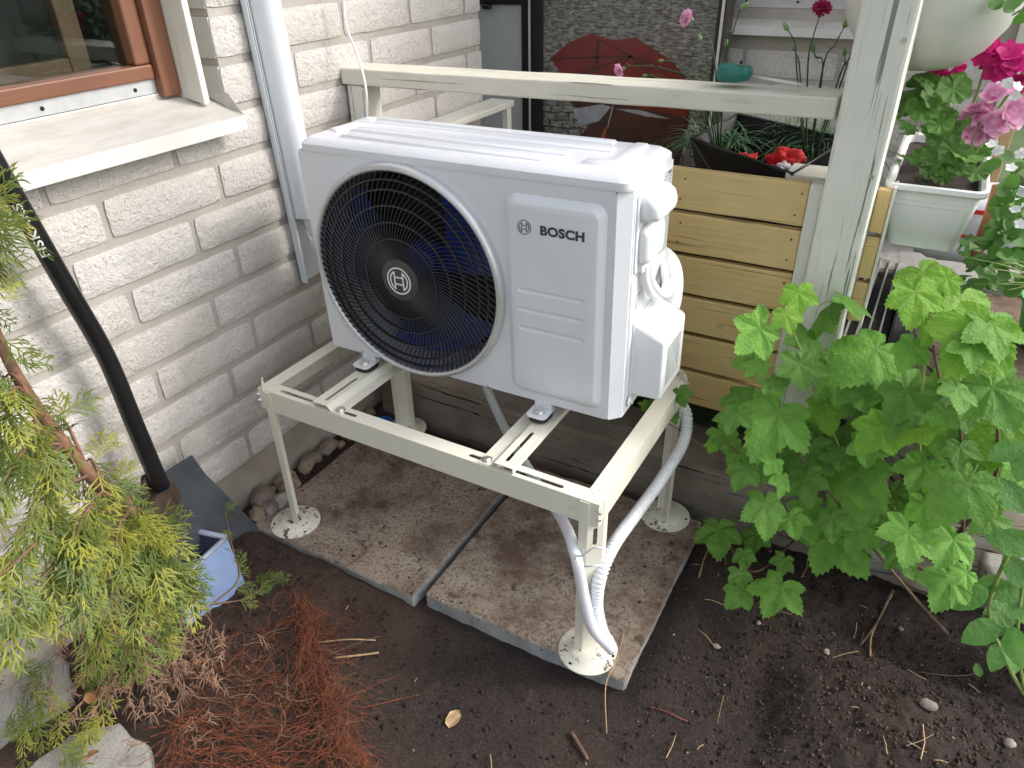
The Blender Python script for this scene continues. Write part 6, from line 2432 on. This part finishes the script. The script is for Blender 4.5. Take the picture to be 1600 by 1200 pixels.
# crate under the basket
cr = empty('planter_crate', 'dark planter crate of carnations behind the porch fence', 'planter', (0.80, 0.80, -0.02))
for (xa, xb, ya, yb) in ((-0.24, 0.24, -0.30, -0.28), (-0.24, 0.24, 0.18, 0.20), (-0.24, -0.22, -0.279, 0.179), (0.22, 0.24, -0.279, 0.179)):
    plank('side', xa, xb, ya, yb, 0.0, 0.295, 'charred', cr, axis=0, bev=0.003, n=6)
box('potting_soil', -0.219, 0.219, -0.279, 0.179, 0.0, 0.28, 'clod', cr, bev=0)
# green bulb on the rail
pb = at(1147, 118, 1, 0.485)
gb = empty('watering_bulb', 'dark green plastic watering bulb lying on the fence rail', 'watering bulb', (pb.x, 0.487, 0.594))
bm = bmesh.new()
bmesh.ops.create_uvsphere(bm, u_segments=32, v_segments=20, radius=1)
for v in bm.verts:
    q = v.co
    k_ = max(abs(q.x), abs(q.y), abs(q.z)) ** -0.45   # towards a rounded box
    q = Vector((q.x * k_, q.y * k_, q.z * k_))
    z = q.z * (1.0 - 0.16 * max(0.0, q.x))
    if q.z > 0.3:
        z -= 0.20 * max(0.0, 1 - abs(q.x - 0.25) * 2.5)
    v.co = Vector((q.x * 0.038, q.y * 0.028, 0.0215 + z * 0.019))
link('bulb', from_bm('bulb', bm), 'teal_plastic', gb, smooth=True)
gobj('valve', lathe_geo([(0.0003, 0.006), (0.003, 0.006), (0.003, 0.0)], 12, 2, (0.012, -0.006, 0.040)), 'rubber', gb)
tube('tube', [(0.036, -0.004, 0.017), (0.145, -0.012, 0.007)], [0.0034, 0.0026], 'clear_tube', gb, n=10)
tube('tube', [(0.040, 0.006, 0.016), (0.145, 0.004, 0.007)], [0.002, 0.002], 'clear_tube', gb, n=8)


def carnation_mesh(name, mat, seed):
    """ruffled double flower facing +Z"""
    rn = random.Random(seed)
    V = []
    F = []
    for lay, (R_, up, n_) in enumerate(((1.0, 0.12, 7), (0.8, 0.3, 6), (0.55, 0.5, 5), (0.3, 0.65, 4))):
        for k in range(n_):
            a0 = 2 * PI * k / n_ + lay * 0.4 + rn.uniform(-0.15, 0.15)
            b0 = len(V)
            for i in range(4):
                t = i / 3
                for j in range(6):
                    s_ = j / 5 * 2 - 1
                    r = R_ * (0.1 + 0.9 * t) * (1 + (0.10 * (-1) ** j if i == 3 else 0))
                    a = a0 + s_ * 0.55 * (0.5 + 0.5 * t)
                    V.append((r * math.cos(a), r * math.sin(a), up * t + 0.12 * t * math.sin(s_ * 6 + k)))
            for i in range(3):
                for j in range(5):
                    a = b0 + i * 6 + j
                    F.append((a, a + 1, a + 7, a + 6))
    me = npmesh(name, V, F, 4)
    me.shade_smooth()
    me.materials.append(M[mat])
    return me


car_r = carnation_mesh('flower', 'petal_rose', 1)
car_p = carnation_mesh('flower', 'petal_pink', 2)


def blade_geo(V, F, p, d, L, w, rn):
    """narrow arching grass-like leaf"""
    d = d.normalized()
    s_ = d.cross(Vector((0, 0, 1)))
    s_ = s_.normalized() if s_.length > 1e-4 else Vector((1, 0, 0))
    b0 = len(V)
    n_ = 5
    for i in range(n_ + 1):
        t = i / n_
        q = p + d * L * t + Vector((0, 0, -1)) * L * 0.55 * t * t
        ww = w * (1 - t) ** 0.6
        V += [q - s_ * ww, q + s_ * ww]
    for i in range(n_):
        a = b0 + i * 2
        F.append((a, a + 1, a + 3, a + 2))


def carnation(label, base, tufts, stems, grp):
    e_ = empty('carnation', label, 'plant', tuple(base), group=grp)
    V, F = [], []
    for (c_, n_, L, sp) in tufts:
        for k in range(n_):
            d = Vector((rg.gauss(0, sp), rg.gauss(0, sp) - 0.2, rg.uniform(0.3, 1)))
            blade_geo(V, F, c_ - base + Vector((rg.gauss(0, 0.02), rg.gauss(0, 0.02), 0)), d, L * rg.uniform(0.6, 1.2), 0.0022, rg)
    o = link('foliage', npmesh('foliage', [tuple(p) for p in V], F, 4), 'dianthus_leaf', e_)
    tag(o, kind='stuff')
    for (pts, y, head, hs) in stems:
        P = spline([base + Vector((0, 0, 0.0))] + [at(u, v, 1, y) for u, v in pts], 6)
        tube('stem', [p - base for p in P], [0.0021 - 0.0009 * i / len(P) for i in range(len(P))], 'dianthus_leaf', e_, n=6)
        d = (P[-1] - P[-3]).normalized()
        if head == 'bud':
            put('bud', bud, e_, P[-1] + d * hs * 0.6, d, Vector((1, 0, 0)), hs)
        else:
            put('bud', bud, e_, P[-1], d, Vector((1, 0, 0)), 0.010)
            put('flower', head, e_, P[-1] + d * 0.008, d * 0.5 + (CAM - P[-1]).normalized() * 0.5, Vector((1, 0.2, 0)), hs)
        for t in (0.4, 0.6, 0.8):
            q = P[int(t * (len(P) - 1))]
            V2, F2 = [], []
            for sg in (-1, 1):
                blade_geo(V2, F2, q - base, Vector((sg * 0.8, rg.uniform(-0.4, 0.4), 0.5)), 0.035, 0.0016, rg)
            link('stem_leaf', npmesh('stem_leaf', [tuple(p) for p in V2], F2, 4), 'dianthus_leaf', e_)
    return e_


c_base = Vector((0.70, 0.86, 0.30))
carnation('carnation with pale pink flowers leaning left over the fence rail', c_base, [(Vector((0.64, 0.90, 0.36)), 120, 0.17, 0.8), (Vector((0.72, 0.88, 0.38)), 80, 0.15, 0.8)],
          [([(1120, 150), (1112, 70), (1085, 35), (1078, 30)], 0.62, car_p, 0.019), ([(1090, 140), (1040, 108), (990, 103), (972, 108)], 0.66, car_p, 0.017), ([(1130, 140), (1140, 70), (1155, 20), (1160, 12)], 0.60, 'bud', 0.011), ([(1110, 140), (1100, 90), (1094, 62)], 0.62, 'bud', 0.009), ([(1120, 140), (1128, 90), (1134, 70)], 0.62, 'bud', 0.008), ([(1085, 150), (1030, 122), (1010, 118)], 0.66, 'bud', 0.007), ([(1100, 140), (1060, 100), (1035, 95)], 0.66, 'bud', 0.007)], 'carnations behind the fence rail')
c_base2 = Vector((0.93, 0.86, 0.30))
carnation('carnation with one deep pink flower beside the porch post', c_base2, [(Vector((0.95, 0.90, 0.38)), 150, 0.18, 0.8), (Vector((0.86, 0.96, 0.38)), 130, 0.17, 0.8), (Vector((1.03, 0.85, 0.38)), 90, 0.16, 0.8)],
          [([(1262, 110), (1270, 60), (1282, 20)], 0.62, car_r, 0.020), ([(1245, 110), (1243, 70), (1230, 45)], 0.62, 'bud', 0.010), ([(1285, 115), (1275, 90), (1271, 78)], 0.62, 'bud', 0.010), ([(1285, 110), (1305, 70), (1320, 40)], 0.62, 'bud', 0.012), ([(1250, 115), (1244, 85), (1241, 76)], 0.62, 'bud', 0.008), ([(1318, 118), (1320, 100), (1320, 85)], 0.62, 'bud', 0.008), ([(1310, 125), (1325, 95), (1330, 85)], 0.62, 'bud', 0.007)], 'carnations behind the fence rail')

# ------------------------------------------------------------------ soil litter
rs = random.Random(21)
on_slab = lambda x, y: -0.18 < x < 0.915 and -0.26 < y < 0.36
V0 = np.array([(1, 0, 0), (-1, 0, 0), (0, 1, 0), (0, -1, 0), (0, 0, 1), (0, 0, -1)], float)
F0 = np.array([(0, 2, 4), (2, 1, 4), (1, 3, 4), (3, 0, 4), (2, 0, 5), (1, 2, 5), (3, 1, 5), (0, 3, 5)])


def scatter(name, n, rmin, rmax, mat, region, lift=0.2, label=None):
    VV, FF = [], []
    k = 0
    while k < n:
        x, y = region(rs)
        if on_slab(x, y):
            continue
        k += 1
        r = rmin + (rmax - rmin) * rs.random() ** 3
        A2 = np.array([[rs.uniform(0.5, 1.3) if i == j else rs.uniform(-0.35, 0.35) for j in range(3)] for i in range(3)])
        VV.append(V0 @ A2 * r + np.array((x, y, soil_h(x, y) + r * lift)))
        FF.append(F0 + 6 * (len(FF)))
    o = link(name, npmesh(name, np.concatenate(VV), np.concatenate(FF), 3), mat)
    tag(o, label, kind='stuff')
    return o


scatter('soil_clods', 7000, 0.0008, 0.0065, 'clod', lambda r: (r.uniform(-0.2, 1.9), r.uniform(-1.0, 0.38)), 0.2, 'loose crumbs of dark soil')
scatter('soil_lumps', 5200, 0.0010, 0.0055, 'mud', lambda r: (r.gauss(1.42, 0.22), r.gauss(-0.05, 0.14)), 0.3, 'lumpy brown soil heaped below the bush')
scatter('soil_grit', 700, 0.0006, 0.0032, 'pebble', lambda r: (r.gauss(1.2, 0.3), r.uniform(-0.6, 0.35)), 0.3, 'small pale grit in the soil')
VV, FF = [], []
for k in range(520):
    x, y = rs.uniform(-0.16, 0.90), rs.uniform(-0.24, 0.34)
    e_ = min(x + 0.165, 0.902 - x, y + 0.24, abs(x - 0.376))
    if e_ > 0.05 and rs.random() < 0.75:
        continue
    if not (-0.16 < x < 0.362 or 0.392 < x < 0.9):
        continue
    r = 0.0007 + 0.0035 * rs.random() ** 3
    A2 = np.array([[rs.uniform(0.6, 1.6) if i == j else rs.uniform(-0.3, 0.3) for j in range(3)] for i in range(3)])
    VV.append(V0 @ A2 * r * np.array((1, 1, 0.6)) + np.array((x, y, SLAB_Z + r * 0.2)))
    FF.append(F0 + 6 * len(FF))
o = link('slab_crumbs', npmesh('slab_crumbs', np.concatenate(VV), np.concatenate(FF), 3), 'clod')
tag(o, 'crumbs of soil lying on the paving slabs', kind='stuff')
SV, SF_ = [], []
for k in range(150):
    x, y = rs.uniform(-0.15, 1.85), rs.uniform(-0.95, 0.36)
    if on_slab(x, y) or (0.45 < x < 1.0 and y < -0.3 and rs.random() < 0.6):
        continue
    z = soil_h(x, y) + 0.004
    a = rs.uniform(0, PI)
    L = 0.008 + 0.07 * rs.random() ** 2.2
    d = Vector((math.cos(a), math.sin(a), rs.uniform(-0.1, 0.15)))
    m_ = Vector((x, y, z + 0.002))
    strand(SV, SF_, [m_ - d * L / 2, m_ + Vector((rs.uniform(-1, 1), rs.uniform(-1, 1), 0.5)) * L * 0.08, m_ + d * L / 2], rs.uniform(0.0005, 0.0014), 4)
o = link('straw_bits', npmesh('straw_bits', [tuple(p) for p in SV], SF_, 4), 'straw')
tag(o, 'scattered bits of straw on the soil', kind='stuff')
STK = [([(1115, 850), (1100, 880), (1090, 915)], 'straw', 0.0016, 'bent pale straw stalk beside the bare slab corner'), ([(1395, 918), (1375, 960), (1345, 1005)], 'stem_brown', 0.0026, 'forked brown stick lying below the bush'), ([(1398, 920), (1368, 975), (1358, 1030)], 'straw', 0.0022, 'pale stick leaning on the forked brown stick'), ([(893, 1145), (905, 1165), (918, 1187)], 'straw_dark', 0.0040, 'short dark bark stick in front of the stand'), ([(522, 1035), (560, 1028), (592, 1021)], 'straw', 0.0025, 'lower one of two pale straws beside the roots'), ([(500, 1012), (545, 1005), (587, 1003)], 'straw', 0.0020, 'upper one of two pale straws beside the roots'), ([(1012, 1108), (1040, 1115), (1075, 1126)], 'root_red', 0.0012, 'thin reddish twig on the soil right of the stand'), ([(540, 905), (575, 880), (560, 860)], 'straw_dark', 0.0016, 'bent dark twig between roots and slab'), ([(560, 1110), (610, 1095), (655, 1082)], 'root_red', 0.0012, 'long red root strand pointing to the slab'), ([(975, 1000), (962, 1050), (945, 1090), (948, 1145)], 'straw', 0.0012, 'long wavy straw by the stand foot with the hoses'), ([(1440, 1040), (1500, 1040), (1540, 1038)], 'stem_brown', 0.0012, 'thin dark twig on the soil below the bramble'), ([(1080, 770), (1093, 800), (1086, 850), (1075, 880)], 'dead_brown', 0.0022, 'curved brown root beside the rear right stand foot')]
for pts, mt, r, lab in STK:
    P = []
    for u, v in pts:
        q = at(u, v, 2, -0.515)
        q.z = (SLAB_Z if on_slab(q.x, q.y) else soil_h(q.x, q.y)) + r + 0.003
        P.append(q)
    o = tube('stick', spline(P, 5), r, mt, None, n=6)
    tag(o, lab, 'stick')
PB = [(1443, 1118, 0.016, 'flat grey pebble in the heaped soil near the right edge'), (1415, 963, 0.007, 'small whitish pebble in the dark hollow below the bush'), (1288, 1029, 0.008, 'grey pebble on the heaped soil below the shoot'), (1120, 1010, 0.008, 'brown pebble beside the thin twig right of the slab'), (1577, 1163, 0.010, 'grey pebble at the bottom right corner'), (1186, 970, 0.006, 'pale pebble just below the low currant shoot')]
for i, (u, v, r, lab) in enumerate(PB):
    q = at(u, v, 2, -0.50)
    q.z = soil_h(q.x, q.y) + r * 0.6
    o = link('pebble', rock_mesh('pebble', r, 40 + i, 2, 0.3, 0.6), 'pebble', None, q, (0, 0, i))
    tag(o, lab, 'pebble')
q = at(708, 1122, 2, -0.52)
V = [(0.014 * math.cos(2 * PI * k / 9) * (1 + 0.4 * noise.noise(Vector((k, 3, 1)))), 0.022 * math.sin(2 * PI * k / 9) * (1 + 0.5 * noise.noise(Vector((k, 7, 2)))), 0.002 * (-1) ** k) for k in range(9)]
o = gobj('bark_chip', (V + [(v[0], v[1], v[2] - 0.003) for v in V], [tuple(range(9)), tuple(range(17, 8, -1))] + [(k, (k + 1) % 9, (k + 1) % 9 + 9, k + 9) for k in range(9)]), 'straw')
o.location = (q.x, q.y, soil_h(q.x, q.y) + 0.006)
tag(o, 'pale tan bark chip alone on the dark soil in front', 'bark chip')

# ------------------------------------------------------------------ hedge beyond the porch
hg = empty('hedge', 'green hedge beyond the house corner at the right edge', 'hedge', (4.2, 3.2, SOIL_Z))
nl = 9000
Pn = np.stack([RNG.uniform(-2.6, 3.5, nl), RNG.uniform(-0.5, 0.9, nl), RNG.uniform(0, 1, nl) ** 0.8 * (1.7 + 0.25 * np.sin(RNG.uniform(0, 6, nl)))], -1)
a = RNG.normal(size=(nl, 3))
c_ = RNG.normal(size=(nl, 3))
a /= np.linalg.norm(a, axis=1, keepdims=True)
c_ -= a * (a * c_).sum(1, keepdims=True)
c_ /= np.linalg.norm(c_, axis=1, keepdims=True)
s_ = RNG.uniform(0.03, 0.06, (nl, 1))
Vh = np.stack([Pn - a * s_, Pn + c_ * s_ * 0.5, Pn + a * s_, Pn - c_ * s_ * 0.5], 1).reshape(-1, 3)
o = link('foliage', npmesh('foliage', Vh, np.arange(nl * 4).reshape(-1, 4), 4), 'hedge_leaf', hg)
tag(o, kind='stuff')
for k in range(7):
    tube('trunk', [(-2.3 + 0.9 * k, 0.2, 0), (-2.25 + 0.9 * k, 0.22, 0.8), (-2.3 + 0.9 * k, 0.2, 1.5)], [0.05, 0.04, 0.02], 'stem_brown', hg, n=7)
